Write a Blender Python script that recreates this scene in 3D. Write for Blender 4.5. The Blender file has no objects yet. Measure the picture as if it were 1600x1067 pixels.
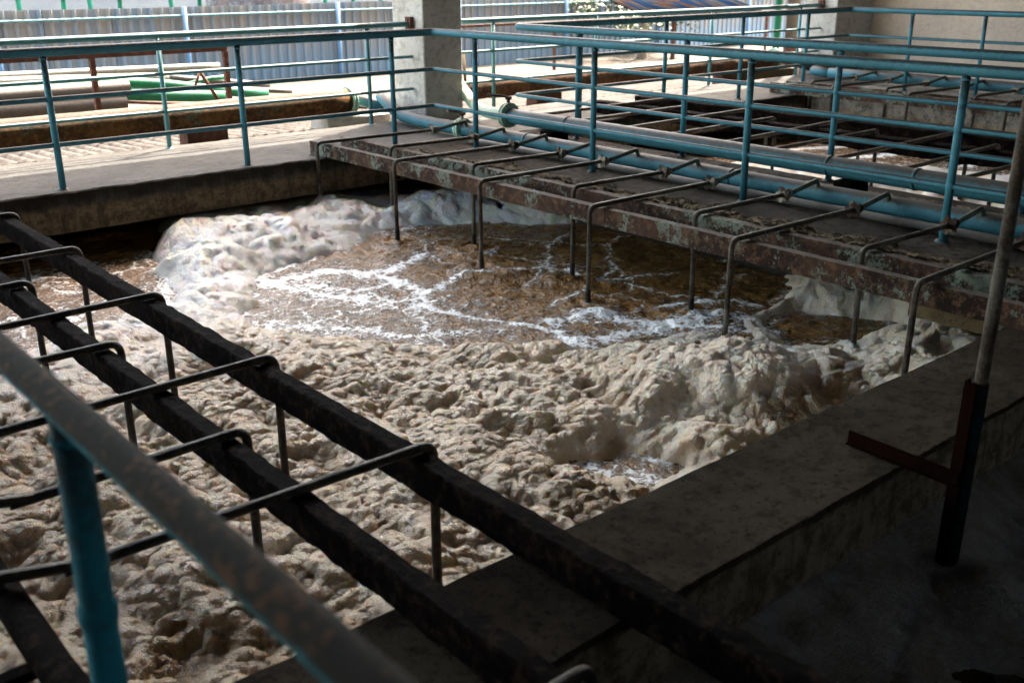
import bpy, bmesh, math, random
import numpy as np
from mathutils import Vector, Matrix
random.seed(7)
S = bpy.context.scene
C = S.collection

# ------------------------------------------------------------------ camera
F_PX, PITCH, YAW, ROLL, CAMZ = 1609.9, 0.34871, 0.70504, -0.00435, 1.62
_fw = Vector((math.sin(YAW)*math.cos(PITCH), math.cos(YAW)*math.cos(PITCH), -math.sin(PITCH)))
_r0 = Vector((math.cos(YAW), -math.sin(YAW), 0)); _u0 = _r0.cross(_fw)
_r = _r0*math.cos(ROLL) + _u0*math.sin(ROLL); _u = -_r0*math.sin(ROLL) + _u0*math.cos(ROLL)
cd = bpy.data.cameras.new("camera"); cam = bpy.data.objects.new("camera", cd); C.objects.link(cam)
M4 = Matrix((( _r.x, _u.x, -_fw.x, 0), (_r.y, _u.y, -_fw.y, 0), (_r.z, _u.z, -_fw.z, CAMZ), (0, 0, 0, 1)))
cam.matrix_world = M4
cd.sensor_width = 36; cd.lens = F_PX/1600*36
cd.clip_start = 0.05; cd.clip_end = 500
cd.dof.use_dof = True; cd.dof.focus_distance = 5.6; cd.dof.aperture_fstop = 3.2
S.camera = cam

# ------------------------------------------------------------------ world, sun, exposure
SUN_EL, SUN_AZ = math.radians(55), math.radians(62)      # azimuth from +Y towards +X
w = bpy.data.worlds.new("World"); S.world = w; w.use_nodes = True
wn = w.node_tree; bg = wn.nodes["Background"]
sky = wn.nodes.new("ShaderNodeTexSky"); sky.sky_type = 'NISHITA'; sky.sun_disc = False
sky.sun_elevation = SUN_EL; sky.sun_rotation = SUN_AZ; sky.dust_density = 2.5; sky.air_density = 1.0
tint = wn.nodes.new("ShaderNodeMix"); tint.data_type = 'RGBA'; tint.blend_type = 'MULTIPLY'; tint.inputs[0].default_value = 1.0
tint.inputs[7].default_value = (1.16, 0.98, 0.76, 1)      # warm summer haze in the air
wn.links.new(sky.outputs[0], tint.inputs[6]); wn.links.new(tint.outputs[2], bg.inputs[0]); bg.inputs[1].default_value = 0.15
sl = bpy.data.lights.new("sun", 'SUN'); so = bpy.data.objects.new("sun", sl); C.objects.link(so)
sl.energy = 2.0; sl.angle = math.radians(0.5); sl.color = (1, .93, .82)
sd = Vector((math.sin(SUN_AZ)*math.cos(SUN_EL), math.cos(SUN_AZ)*math.cos(SUN_EL), math.sin(SUN_EL)))
so.rotation_euler = sd.to_track_quat('Z', 'Y').to_euler(); so.location = (10, 20, 20)
S.view_settings.view_transform = 'Standard'; S.view_settings.look = 'None'
S.view_settings.gamma = 1; S.view_settings.exposure = 4.3
S.render.engine = 'CYCLES'
S.cycles.use_denoising = True
S.cycles.max_bounces = 10; S.cycles.diffuse_bounces = 6; S.cycles.glossy_bounces = 4
S.cycles.sample_clamp_indirect = 6.0
S.cycles.light_threshold = 0

# ------------------------------------------------------------------ numpy noise
def _hash(ix, iy, iz, seed):
    h = (ix.astype(np.int64)*374761393 + iy.astype(np.int64)*668265263 + iz.astype(np.int64)*2147483647 + seed*1274126177) & 0xffffffff
    h = ((h ^ (h >> 13))*1274126177) & 0xffffffff
    h = ((h ^ (h >> 16))*2246822519) & 0xffffffff
    return ((h ^ (h >> 15)) & 0xffffff)/float(0xffffff)
def vnoise(x, y, z=None, seed=0):
    if z is None: z = np.zeros_like(x)
    xi, yi, zi = np.floor(x), np.floor(y), np.floor(z)
    fx, fy, fz = x-xi, y-yi, z-zi
    fx = fx*fx*fx*(fx*(fx*6-15)+10); fy = fy*fy*fy*(fy*(fy*6-15)+10); fz = fz*fz*fz*(fz*(fz*6-15)+10)
    r = 0
    for a in (0, 1):
        for b in (0, 1):
            for c in (0, 1):
                r = r + _hash(xi+a, yi+b, zi+c, seed)*(fx if a else 1-fx)*(fy if b else 1-fy)*(fz if c else 1-fz)
    return r*2-1
def fbm(x, y, z=None, seed=0, oct=4, gain=.5):
    r = 0; a = 1; s = 0
    for i in range(oct):
        k = 2.03**i
        r = r + a*vnoise(x*k+i*17.3, y*k+i*9.1, None if z is None else z*k, seed+i); s += a; a *= gain
    return r/s
def domes(x, y, cell, seed, rmin=.55, rmax=1.0):
    """height of a bed of overlapping round puffs, in units of the cell"""
    gx, gy = np.floor(x/cell), np.floor(y/cell)
    out = np.zeros_like(x); z0 = np.zeros_like(x)
    for a in (-1, 0, 1):
        for b in (-1, 0, 1):
            cx, cy = gx+a, gy+b
            px = (cx+.1+.8*_hash(cx, cy, z0, seed))*cell; py = (cy+.1+.8*_hash(cx, cy, z0, seed+1))*cell
            r = (rmin+(rmax-rmin)*_hash(cx, cy, z0, seed+2))*cell
            d2 = ((x-px)**2+(y-py)**2)
            out = np.maximum(out, np.sqrt(np.maximum(r*r-d2, 0))/cell)
    return out
def pits(x, y, cell, seed, prob, r0, r1):
    gx, gy = np.floor(x/cell), np.floor(y/cell)
    out = np.zeros_like(x); z0 = np.zeros_like(x)
    for a in (-1, 0, 1):
        for b in (-1, 0, 1):
            cx, cy = gx+a, gy+b
            px = (cx+.15+.7*_hash(cx, cy, z0, seed))*cell; py = (cy+.15+.7*_hash(cx, cy, z0, seed+1))*cell
            r = r0+(r1-r0)*_hash(cx, cy, z0, seed+2)
            on = _hash(cx, cy, z0, seed+3) < prob
            out = np.maximum(out, on*np.exp(-((x-px)**2+(y-py)**2)/(r*r))*(r/r1))
    return out
def sdf_poly(x, y, P):
    P = np.array(P, float); d = np.full(x.shape, 1e9); ins = np.zeros(x.shape, bool)
    n = len(P)
    for i in range(n):
        ax, ay = P[i]; bx, by = P[(i+1) % n]
        ex, ey = bx-ax, by-ay
        t = np.clip(((x-ax)*ex+(y-ay)*ey)/(ex*ex+ey*ey+1e-12), 0, 1)
        d = np.minimum(d, np.hypot(x-ax-t*ex, y-ay-t*ey))
        c = (ay > y) != (by > y)
        with np.errstate(divide='ignore', invalid='ignore'):
            xx = (bx-ax)*(y-ay)/(by-ay)+ax
        ins ^= (c & (x < xx))
    return np.where(ins, -d, d)
def spline(P, m=6):
    P = np.array(P, float); Q = np.vstack([2*P[0]-P[1], P, 2*P[-1]-P[-2]]); out = []
    for i in range(1, len(Q)-2):
        for t in np.linspace(0, 1, m, endpoint=False):
            out.append(.5*((2*Q[i])+(Q[i+1]-Q[i-1])*t+(2*Q[i-1]-5*Q[i]+4*Q[i+1]-Q[i+2])*t*t+(3*Q[i]-Q[i-1]-3*Q[i+1]+Q[i+2])*t**3))
    out.append(P[-1]); return np.array(out)
def dist_line(x, y, P):
    P = spline(P); d = np.full(x.shape, 1e9)
    for i in range(len(P)-1):
        ax, ay = P[i]; ex, ey = P[i+1]-P[i]
        t = np.clip(((x-ax)*ex+(y-ay)*ey)/(ex*ex+ey*ey+1e-12), 0, 1)
        d = np.minimum(d, np.hypot(x-ax-t*ex, y-ay-t*ey))
    return d
def sstep(a, b, x):
    t = np.clip((x-a)/(b-a), 0, 1); return t*t*(3-2*t)

# ------------------------------------------------------------------ node materials
def NT(name):
    m = bpy.data.materials.new(name); m.use_nodes = True
    nt = m.node_tree; b = nt.nodes["Principled BSDF"]
    return m, nt, b
class G:
    """tiny helper around a node tree"""
    def __init__(s, nt): s.nt = nt; s._p = None
    def n(s, t, **kw):
        x = s.nt.nodes.new(t)
        for k, v in kw.items(): setattr(x, k, v)
        return x
    def L(s, a, b): s.nt.links.new(a, b)
    def pos(s, sc=(1, 1, 1)):
        g = s.n("ShaderNodeNewGeometry")
        if sc == (1, 1, 1): return g.outputs['Position']
        m = s.n("ShaderNodeMapping"); m.inputs['Scale'].default_value = sc
        s.L(g.outputs['Position'], m.inputs['Vector']); return m.outputs[0]
    def noise(s, scale, detail=6, rough=.6, sc=(1, 1, 1), dist=0):
        t = s.n("ShaderNodeTexNoise"); t.inputs['Scale'].default_value = scale
        t.inputs['Detail'].default_value = detail; t.inputs['Roughness'].default_value = rough
        t.inputs['Distortion'].default_value = dist
        s.L(s.pos(sc), t.inputs['Vector']); return t.outputs['Fac']
    def vor(s, scale, feature='F1', sc=(1, 1, 1), out='Distance'):
        t = s.n("ShaderNodeTexVoronoi"); t.feature = feature; t.inputs['Scale'].default_value = scale
        s.L(s.pos(sc), t.inputs['Vector']); return t.outputs[out]
    def ramp(s, fac, stops):
        r = s.n("ShaderNodeValToRGB"); e = r.color_ramp.elements
        while len(e) < len(stops): e.new(0.5)
        for i, (p, c) in enumerate(stops):
            e[i].position = p
            e[i].color = (c, c, c, 1) if isinstance(c, (int, float)) else (*c, 1)
        s.L(fac, r.inputs[0]); return r.outputs[0]
    def step(s, fac, a, b):
        r = s.n("ShaderNodeMapRange"); r.interpolation_type = 'SMOOTHSTEP'
        r.inputs['From Min'].default_value = a; r.inputs['From Max'].default_value = b
        s.L(fac, r.inputs['Value']); return r.outputs[0]
    def mix(s, fac, a, b):
        m = s.n("ShaderNodeMix"); m.data_type = 'RGBA'
        if isinstance(fac, float): m.inputs[0].default_value = fac
        else: s.L(fac, m.inputs[0])
        for k, v in ((6, a), (7, b)):
            if isinstance(v, tuple): m.inputs[k].default_value = (*v, 1)
            else: s.L(v, m.inputs[k])
        return m.outputs[2]
    def math(s, op, a, b=0.0, c=None):
        m = s.n("ShaderNodeMath", operation=op)
        for k, v in enumerate((a, b, c)):
            if v is None: continue
            if isinstance(v, (int, float)): m.inputs[k].default_value = v
            else: s.L(v, m.inputs[k])
        return m.outputs[0]
    def attr(s, name):
        a = s.n("ShaderNodeAttribute"); a.attribute_name = name; return a.outputs['Fac']
    def up(s):
        g = s.n("ShaderNodeNewGeometry"); x = s.n("ShaderNodeSeparateXYZ"); s.L(g.outputs['Normal'], x.inputs[0]); return x.outputs[2]
    def zpos(s):
        g = s.n("ShaderNodeNewGeometry"); x = s.n("ShaderNodeSeparateXYZ"); s.L(g.outputs['Position'], x.inputs[0]); return x.outputs[2]
    def bump(s, b, hs, dist):
        """hs: list of (height, strength)"""
        prev = None
        for h, st, d in hs:
            u = s.n("ShaderNodeBump"); u.inputs['Strength'].default_value = min(1.0, st*1.4); u.inputs['Distance'].default_value = d*3.2
            s.L(h, u.inputs['Height'])
            if prev is not None: s.L(prev, u.inputs['Normal'])
            prev = u.outputs[0]
        s.L(prev, b.inputs['Normal'])

def mat_concrete(name, c1, c2, c3, stain=.5, rough=.85, edge_dark=None, blotch=2.2, warm_low=None, spec=.12, speck=.7):
    m, nt, b = NT(name); g = G(nt)
    n1 = g.noise(blotch, 8, .65); n2 = g.noise(14, 8, .7); n3 = g.noise(70, 5, .7)
    col = g.mix(g.step(n1, .40, .60), c1, c2)
    col = g.mix(g.math('MULTIPLY', g.step(n2, .48, .62), stain), col, c3)
    sp = g.step(g.noise(38, 6, .75), .57, .63)
    col = g.mix(g.math('MULTIPLY', sp, speck), col, tuple(x*.35 for x in c3))
    if edge_dark:        # wet algae band: a stain with a ragged edge just under the top edge
        zz = g.zpos(); wv = g.math('MULTIPLY_ADD', g.noise(5, 6, .7), .22, -.11)
        wv = g.math('ADD', wv, g.math('MULTIPLY_ADD', g.noise(1, 6, .7, sc=(16, 16, 1.5)), .34, -.17))
        band = g.step(g.math('ADD', zz, wv), edge_dark[0], edge_dark[1])
        side = g.math('LESS_THAN', g.up(), .7)
        col = g.mix(g.math('MULTIPLY', g.math('MULTIPLY', band, side), .92), col, (.018, .015, .011))
    if warm_low:
        zz = g.zpos(); band = g.step(g.math('ADD', zz, g.math('MULTIPLY_ADD', g.noise(4, 5, .6), .1, -.05)), warm_low[0], warm_low[1])
        wc = g.mix(g.step(n2, .44, .60), warm_low[2], tuple(x*.45 for x in warm_low[2])); wc = g.mix(g.math('MULTIPLY', sp, .8), wc, (.03, .022, .015))
        wc = g.mix(g.step(g.noise(1, 6, .7, sc=(9, 9, 1.2)), .50, .66), wc, tuple(x*.35 for x in warm_low[2]))
        col = g.mix(g.math('MULTIPLY', band, g.math('LESS_THAN', g.up(), .6)), col, wc)
    g.L(col, b.inputs['Base Color']); b.inputs['Roughness'].default_value = rough
    g.bump(b, [(n1, .3, .03), (n2, .45, .012), (n3, .6, .005)], 0)
    b.inputs['Specular IOR Level'].default_value = spec
    return m
def mat_paint(name, base, dirt=(.10, .085, .065), rust=(.07, .03, .015), dirt_amt=.75, rust_amt=.5, rough=.55, thresh=.60, upr=(.30, .70)):
    m, nt, b = NT(name); g = G(nt)
    col = g.mix(g.step(g.noise(3, 4, .6), .35, .7), base, tuple(x*.78 for x in base))
    col = g.mix(g.math('MULTIPLY', g.step(g.noise(30, 6, .7), .5, .72), .35), col, tuple(min(1, x*1.5+.03) for x in base))
    up = g.step(g.math('ADD', g.up(), g.math('MULTIPLY_ADD', g.noise(22, 6, .75), 1.0, -.5)), *upr)
    col = g.mix(g.math('MULTIPLY', up, dirt_amt), col, dirt)
    sp = g.math('ADD', g.noise(55, 5, .7), g.math('MULTIPLY', g.noise(5, 4, .6), .35))
    sm = g.step(sp, thresh+.18, thresh+.25)
    col = g.mix(g.math('MULTIPLY', sm, rust_amt), col, rust)
    g.L(col, b.inputs['Base Color']); b.inputs['Roughness'].default_value = rough
    b.inputs['Specular IOR Level'].default_value = .18
    g.bump(b, [(sp, .25, .003)], 0)
    return m
def mat_rust(name, paint, dark=(.035, .018, .013), mid=(.10, .042, .022), bright=(.25, .12, .05), paint_amt=(.52, .58), rough=.75, crust=.5, spk=.5, rv=.5, spec=.12):
    m, nt, b = NT(name); g = G(nt)
    n1 = g.noise(3.0, 7, .65); n2 = g.noise(18, 8, .75); n3 = g.noise(85, 6, .75)
    col = g.mix(g.step(g.math('ADD', g.math('MULTIPLY', n1, .6), g.math('MULTIPLY', n2, .4)), .43, .57), dark, mid)
    col = g.mix(g.math('MULTIPLY', g.step(n2, .50, .62), spk), col, bright)
    col = g.mix(g.math('MULTIPLY', g.step(n3, .54, .62), spk*.8), col, dark)
    if paint:
        pm = g.step(g.math('ADD', g.math('MULTIPLY', g.noise(2.6, 4, .6), .5), g.math('MULTIPLY', g.noise(26, 8, .85), .5)), *paint_amt)
        pc = g.mix(g.step(n2, .4, .7), paint, tuple(x*.55 for x in paint))
        col = g.mix(pm, col, pc)
        g.bump(b, [(n3, crust, .006), (n2, crust, .012), (pm, .35, .003)], 0)
    else:
        g.bump(b, [(n3, crust, .006), (n2, crust, .012)], 0)
    up = g.step(g.math('ADD', g.up(), g.math('MULTIPLY_ADD', n2, .8, -.4)), .55, .9)
    col = g.mix(g.math('MULTIPLY', up, rv), col, (.085, .07, .055))
    g.L(col, b.inputs['Base Color']); b.inputs['Roughness'].default_value = rough
    b.inputs['Specular IOR Level'].default_value = spec
    return m

MAT = {}
MAT['deck'] = mat_concrete("walkway_concrete", (.066, .062, .056), (.046, .043, .038), (.024, .021, .018), .45, .8, edge_dark=(-.15, -.04), warm_low=(-.09, -.17, (.20, .145, .085)))
MAT['deck_dirty'] = mat_concrete("dirty_walkway_concrete", (.062, .050, .038), (.028, .022, .017), (.012, .009, .007), .9, .9, spec=.05)
MAT['ledge'] = mat_concrete("ledge_concrete", (.060, .046, .033), (.036, .027, .019), (.014, .011, .008), .6, .9, warm_low=(-.006, -.03, (.22, .165, .11)), spec=.02)
MAT['ledge_face'] = mat_concrete("ledge_side_concrete", (.30, .27, .22), (.19, .165, .13), (.06, .05, .045), .75, .75, warm_low=(-.15, -.24, (.35, .20, .075)))
MAT['tankwall'] = mat_concrete("tank_wall_concrete", (.05, .045, .04), (.03, .026, .022), (.015, .012, .01), .6, .6)
MAT['column'] = mat_concrete("column_plaster", (.52, .48, .43), (.42, .385, .335), (.18, .145, .11), .4, .9, blotch=1.6, speck=.2)
MAT['wall'] = mat_concrete("wall_plaster", (.60, .47, .375), (.52, .41, .33), (.36, .27, .20), .3, .9, blotch=1.2, speck=.25)
MAT['dark'] = mat_concrete("dark_shed_surface", (.05, .047, .042), (.035, .033, .03), (.02, .02, .02), .4, .95)
MAT['rail'] = mat_paint("teal_rail_paint", (.044, .165, .21), dirt=(.018, .019, .016), dirt_amt=.92, rust_amt=.8)
MAT['rail_light'] = mat_paint("light_teal_rail_paint", (.11, .26, .28), dirt=(.15, .13, .10), dirt_amt=.5, rust_amt=.5)
MAT['rail_far'] = mat_paint("blue_rail_paint", (.065, .235, .33), dirt=(.05, .06, .06), dirt_amt=.75, rust_amt=.5)
MAT['rail_near'] = mat_paint("weathered_teal_rail_paint", (.030, .19, .235), dirt=(.013, .009, .006), dirt_amt=.985, rust=(.09, .04, .018), rust_amt=.9, thresh=.52, rough=.9, upr=(-.45, .25))
MAT['near_post'] = mat_paint('turquoise_post_paint', (.014, .15, .195), dirt=(.02, .016, .012), dirt_amt=.8, rust=(.05, .025, .012), rust_amt=.9, thresh=.60, rough=.8)
MAT['nipple'] = mat_paint('dull_green_nipple_paint', (.085, .125, .095), dirt=(.05, .045, .035), dirt_amt=.7, rust_amt=.7, thresh=.55)
MAT['hdr'] = mat_paint("header_pipe_paint", (.034, .125, .155), dirt=(.055, .046, .037), dirt_amt=.95, rust_amt=.8)
MAT['hdr_green'] = mat_paint("pale_green_pipe_paint", (.33, .47, .36), dirt=(.38, .33, .25), dirt_amt=.6, rust_amt=.7, thresh=.55)
MAT['beam_rust'] = mat_rust("flaking_rusty_steel", (.20, .225, .175), dark=(.022, .012, .009), mid=(.065, .033, .020), bright=(.20, .11, .055), paint_amt=(.515, .54))
MAT['beam_dark'] = mat_rust("crusted_dark_steel", None, dark=(.003, .0018, .0014), mid=(.008, .0045, .0035), bright=(.06, .037, .026), rough=.8, crust=1.0, spk=.38, rv=.0, spec=.02)
MAT['bigpipe'] = mat_rust("rust_streaked_pipe", (.11, .16, .12), dark=(.05, .022, .009), mid=(.13, .060, .018), bright=(.20, .115, .036), paint_amt=(.56, .62), rv=.9)
MAT['bigpipe2'] = mat_rust("dark_rust_pipe", (.25, .36, .28), dark=(.06, .03, .018), mid=(.14, .065, .03), bright=(.25, .12, .05), paint_amt=(.60, .66), rv=.9)
MAT['droppipe'] = mat_rust("grimy_galvanised_pipe", (.15, .13, .105), dark=(.025, .017, .012), mid=(.055, .039, .027), bright=(.11, .08, .058), paint_amt=(.48, .60), rough=.38, crust=.25, rv=.5)
MAT['droppipe_dark'] = mat_rust("dark_wet_pipe", (.10, .09, .075), dark=(.010, .008, .007), mid=(.03, .022, .017), bright=(.08, .062, .05), paint_amt=(.55, .66), rough=.35, crust=.3, rv=.5)
MAT['brownsteel'] = mat_rust("brown_steel", None, dark=(.06, .025, .018), mid=(.10, .043, .028), bright=(.16, .085, .05), crust=.2, rv=.5)
MAT['redsteel'] = mat_rust("red_oxide_steel", None, dark=(.005, .0022, .0018), mid=(.009, .0032, .0026), bright=(.014, .006, .0045), crust=.1, spk=.2, rv=.0, spec=.0, rough=1)
MAT['valve'] = mat_rust("rusty_valve_iron", (.30, .26, .20), dark=(.02, .011, .008), mid=(.055, .03, .02), bright=(.15, .08, .045), paint_amt=(.50, .55), crust=.3)
MAT['sleeve'] = mat_rust('worn_dark_sleeve', (.010, .030, .036), dark=(.015, .012, .01), mid=(.012, .009, .007), bright=(.02, .016, .012), paint_amt=(.50, .56), spec=.03)
MAT['dirt'] = mat_concrete("caked_sludge", (.20, .145, .085), (.115, .080, .048), (.014, .010, .007), .9, .95, blotch=9)
MAT['wood'] = mat_concrete("pale_packing_board", (.13, .095, .05), (.09, .065, .035), (.045, .03, .02), .5, .8)
MAT['asbestos'] = mat_concrete("weathered_cement_sheet", (.12, .105, .09), (.085, .07, .06), (.04, .032, .026), .6, .9, blotch=3)
MAT['ground'] = mat_concrete("yard_ground", (.10, .088, .072), (.075, .062, .05), (.045, .036, .027), .5, .95, blotch=.8)
MAT['greenpipe'] = mat_paint("green_hose_plastic", (.012, .13, .065), dirt=(.05, .09, .06), dirt_amt=.5, rust_amt=.1)
MAT['greypipe'] = mat_paint("grey_pipe_plastic", (.075, .066, .058), dirt=(.14, .12, .10), dirt_amt=.6, rust_amt=.1)
MAT['whitepipe'] = mat_paint("white_pipe_plastic", (.20, .19, .16), dirt=(.2, .18, .14), dirt_amt=.4, rust_amt=.1)
MAT['greensteel'] = mat_paint("green_steel_paint", (.012, .14, .08), dirt=(.04, .13, .08), dirt_amt=.5, rust_amt=.3)
MAT['postblue'] = mat_paint("blue_post_paint", (.075, .15, .24), dirt=(.13, .17, .2), dirt_amt=.3, rust_amt=.3)
MAT['facade'] = mat_concrete("far_pale_facade", (.24, .24, .23), (.20, .20, .20), (.14, .14, .14), .25, .9, blotch=.5)
MAT['drum'] = mat_rust("rusty_drum_steel", (.22, .22, .22), dark=(.08, .07, .07), mid=(.15, .11, .10), bright=(.2, .14, .11), paint_amt=(.5, .6))
MAT['bark'] = mat_concrete("pale_bark", (.36, .30, .23), (.27, .22, .17), (.14, .11, .08), .5, .9, blotch=6)

def mat_fence():
    m, nt, b = NT("weathered_fence_sheet"); g = G(nt)
    n1 = g.noise(1.0, 5, .7, sc=(5.5, 1, .28)); n2 = g.noise(1.0, 6, .7, sc=(16, 1, 1.1)); n3 = g.noise(9, 6, .7)
    z = g.zpos()
    base = g.mix(g.step(n1, .40, .60), (.16, .145, .125), (.10, .13, .16))
    base = g.mix(g.math('MULTIPLY', g.step(n2, .55, .72), .65), base, (.20, .13, .085))
    lo = g.step(g.math('ADD', z, g.math('MULTIPLY_ADD', n2, .9, -.45)), .55, .05)
    base = g.mix(g.math('MULTIPLY', lo, .65), base, (.10, .18, .25))
    base = g.mix(g.math('MULTIPLY', g.step(n3, .62, .72), .5), base, (.20, .12, .08))
    g.L(base, b.inputs['Base Color']); b.inputs['Roughness'].default_value = .6
    return m
MAT['fence'] = mat_fence()
def mat_stripes():
    m, nt, b = NT("blue_orange_roof_paint"); g = G(nt)
    n = g.noise(1, 3, .6, sc=(5, .35, .35))
    col = g.ramp(n, [(.32, (0.0036, 0.009, 0.0225)), (.46, (0.0075, 0.015, 0.03)), (.50, (0.03, 0.0135, 0.006)), (.56, (0.027, 0.0255, 0.024)), (.66, (0.006, 0.012, 0.024))])
    g.L(col, b.inputs['Base Color']); b.inputs['Roughness'].default_value = 1; b.inputs['Specular IOR Level'].default_value = 0
    return m
MAT['stripes'] = mat_stripes()
def mat_leaf():
    m, nt, b = NT("yellow_green_leaves"); g = G(nt)
    col = g.mix(g.step(g.noise(6, 3, .6), .4, .6), (.05, .08, .012), (.10, .125, .025))
    g.L(col, b.inputs['Base Color']); b.inputs['Roughness'].default_value = .5
    b.inputs['Transmission Weight'].default_value = 0
    return m
MAT['leaf'] = mat_leaf()

def mat_foam(name, warm=(.74, .50, .28), pale=(.95, .825, .64), pit_brown=(.34, .19, .07)):
    m, nt, b = NT(name); g = G(nt)
    wa = g.attr("white"); li = g.attr("pit_brown")
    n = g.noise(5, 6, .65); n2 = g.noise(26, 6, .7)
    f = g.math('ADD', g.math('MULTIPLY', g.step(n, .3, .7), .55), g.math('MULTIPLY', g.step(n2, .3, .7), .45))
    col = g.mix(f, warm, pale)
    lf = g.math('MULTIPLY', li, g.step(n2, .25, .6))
    col = g.mix(lf, col, pit_brown)
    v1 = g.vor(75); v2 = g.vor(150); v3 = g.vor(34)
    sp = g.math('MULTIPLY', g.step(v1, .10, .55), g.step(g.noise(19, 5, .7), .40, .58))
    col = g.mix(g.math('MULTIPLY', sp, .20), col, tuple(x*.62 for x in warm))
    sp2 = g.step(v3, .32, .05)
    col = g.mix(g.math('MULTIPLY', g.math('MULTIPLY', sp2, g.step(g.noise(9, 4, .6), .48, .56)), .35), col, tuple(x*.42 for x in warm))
    glint = g.math('MULTIPLY', g.step(v2, .22, .05), g.step(n2, .48, .58))
    col = g.mix(g.math('MULTIPLY', glint, .9), col, (.97, .95, .92))  # tiny white dots painted in as glints on the bubbles
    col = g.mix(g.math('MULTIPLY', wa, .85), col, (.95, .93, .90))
    g.L(col, b.inputs['Base Color'])
    b.inputs['Roughness'].default_value = .3; b.inputs['Specular IOR Level'].default_value = .5
    b.inputs['Subsurface Weight'].default_value = .8
    b.inputs['Subsurface Radius'].default_value = (1.0, .75, .45); b.inputs['Subsurface Scale'].default_value = .018
    g.bump(b, [(g.noise(60, 5, .7), .8, .010), (v1, .35, -.003), (v2, .5, -.002)], 0)
    return m
MAT['foam'] = mat_foam("tan_foam")

def mat_water(name, base=(.12, .060, .018), foamcol=(.92, .90, .86), spec=.5):
    m, nt, b = NT(name); g = G(nt)
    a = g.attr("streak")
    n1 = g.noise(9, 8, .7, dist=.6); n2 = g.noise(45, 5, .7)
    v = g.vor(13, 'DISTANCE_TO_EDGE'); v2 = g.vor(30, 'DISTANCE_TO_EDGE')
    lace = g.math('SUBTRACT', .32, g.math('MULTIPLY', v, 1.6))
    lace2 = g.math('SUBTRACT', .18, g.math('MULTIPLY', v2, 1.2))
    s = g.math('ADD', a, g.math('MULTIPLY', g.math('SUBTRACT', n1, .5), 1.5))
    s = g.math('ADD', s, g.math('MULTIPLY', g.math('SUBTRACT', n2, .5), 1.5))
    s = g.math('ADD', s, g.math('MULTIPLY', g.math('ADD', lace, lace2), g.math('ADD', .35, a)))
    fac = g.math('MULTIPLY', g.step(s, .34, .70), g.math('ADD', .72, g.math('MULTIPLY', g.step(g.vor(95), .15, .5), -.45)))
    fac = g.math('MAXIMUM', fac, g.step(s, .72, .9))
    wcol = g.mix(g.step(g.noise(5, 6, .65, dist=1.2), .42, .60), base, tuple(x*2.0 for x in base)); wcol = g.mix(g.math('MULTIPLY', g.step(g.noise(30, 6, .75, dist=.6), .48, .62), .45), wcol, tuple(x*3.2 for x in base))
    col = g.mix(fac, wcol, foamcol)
    g.L(col, b.inputs['Base Color'])
    r = g.n("ShaderNodeMix"); r.data_type = 'FLOAT'; g.L(fac, r.inputs[0]); r.inputs[2].default_value = .06; r.inputs[3].default_value = .5
    g.L(r.outputs[0], b.inputs['Roughness']); b.inputs['IOR'].default_value = 1.34; b.inputs['Specular IOR Level'].default_value = spec
    g.bump(b, [(g.noise(9, 3, .5, dist=.6), .8, .010), (g.noise(28, 3, .55, dist=.6), .9, .0055), (g.noise(80, 2, .5, dist=.5), .7, .0012), (fac, .5, .01)], 0)
    return m
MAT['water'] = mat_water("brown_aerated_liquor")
MAT['water_dark'] = mat_water("dark_liquor", base=(.018, .011, .006), foamcol=(.26, .24, .21), spec=.12)

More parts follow.
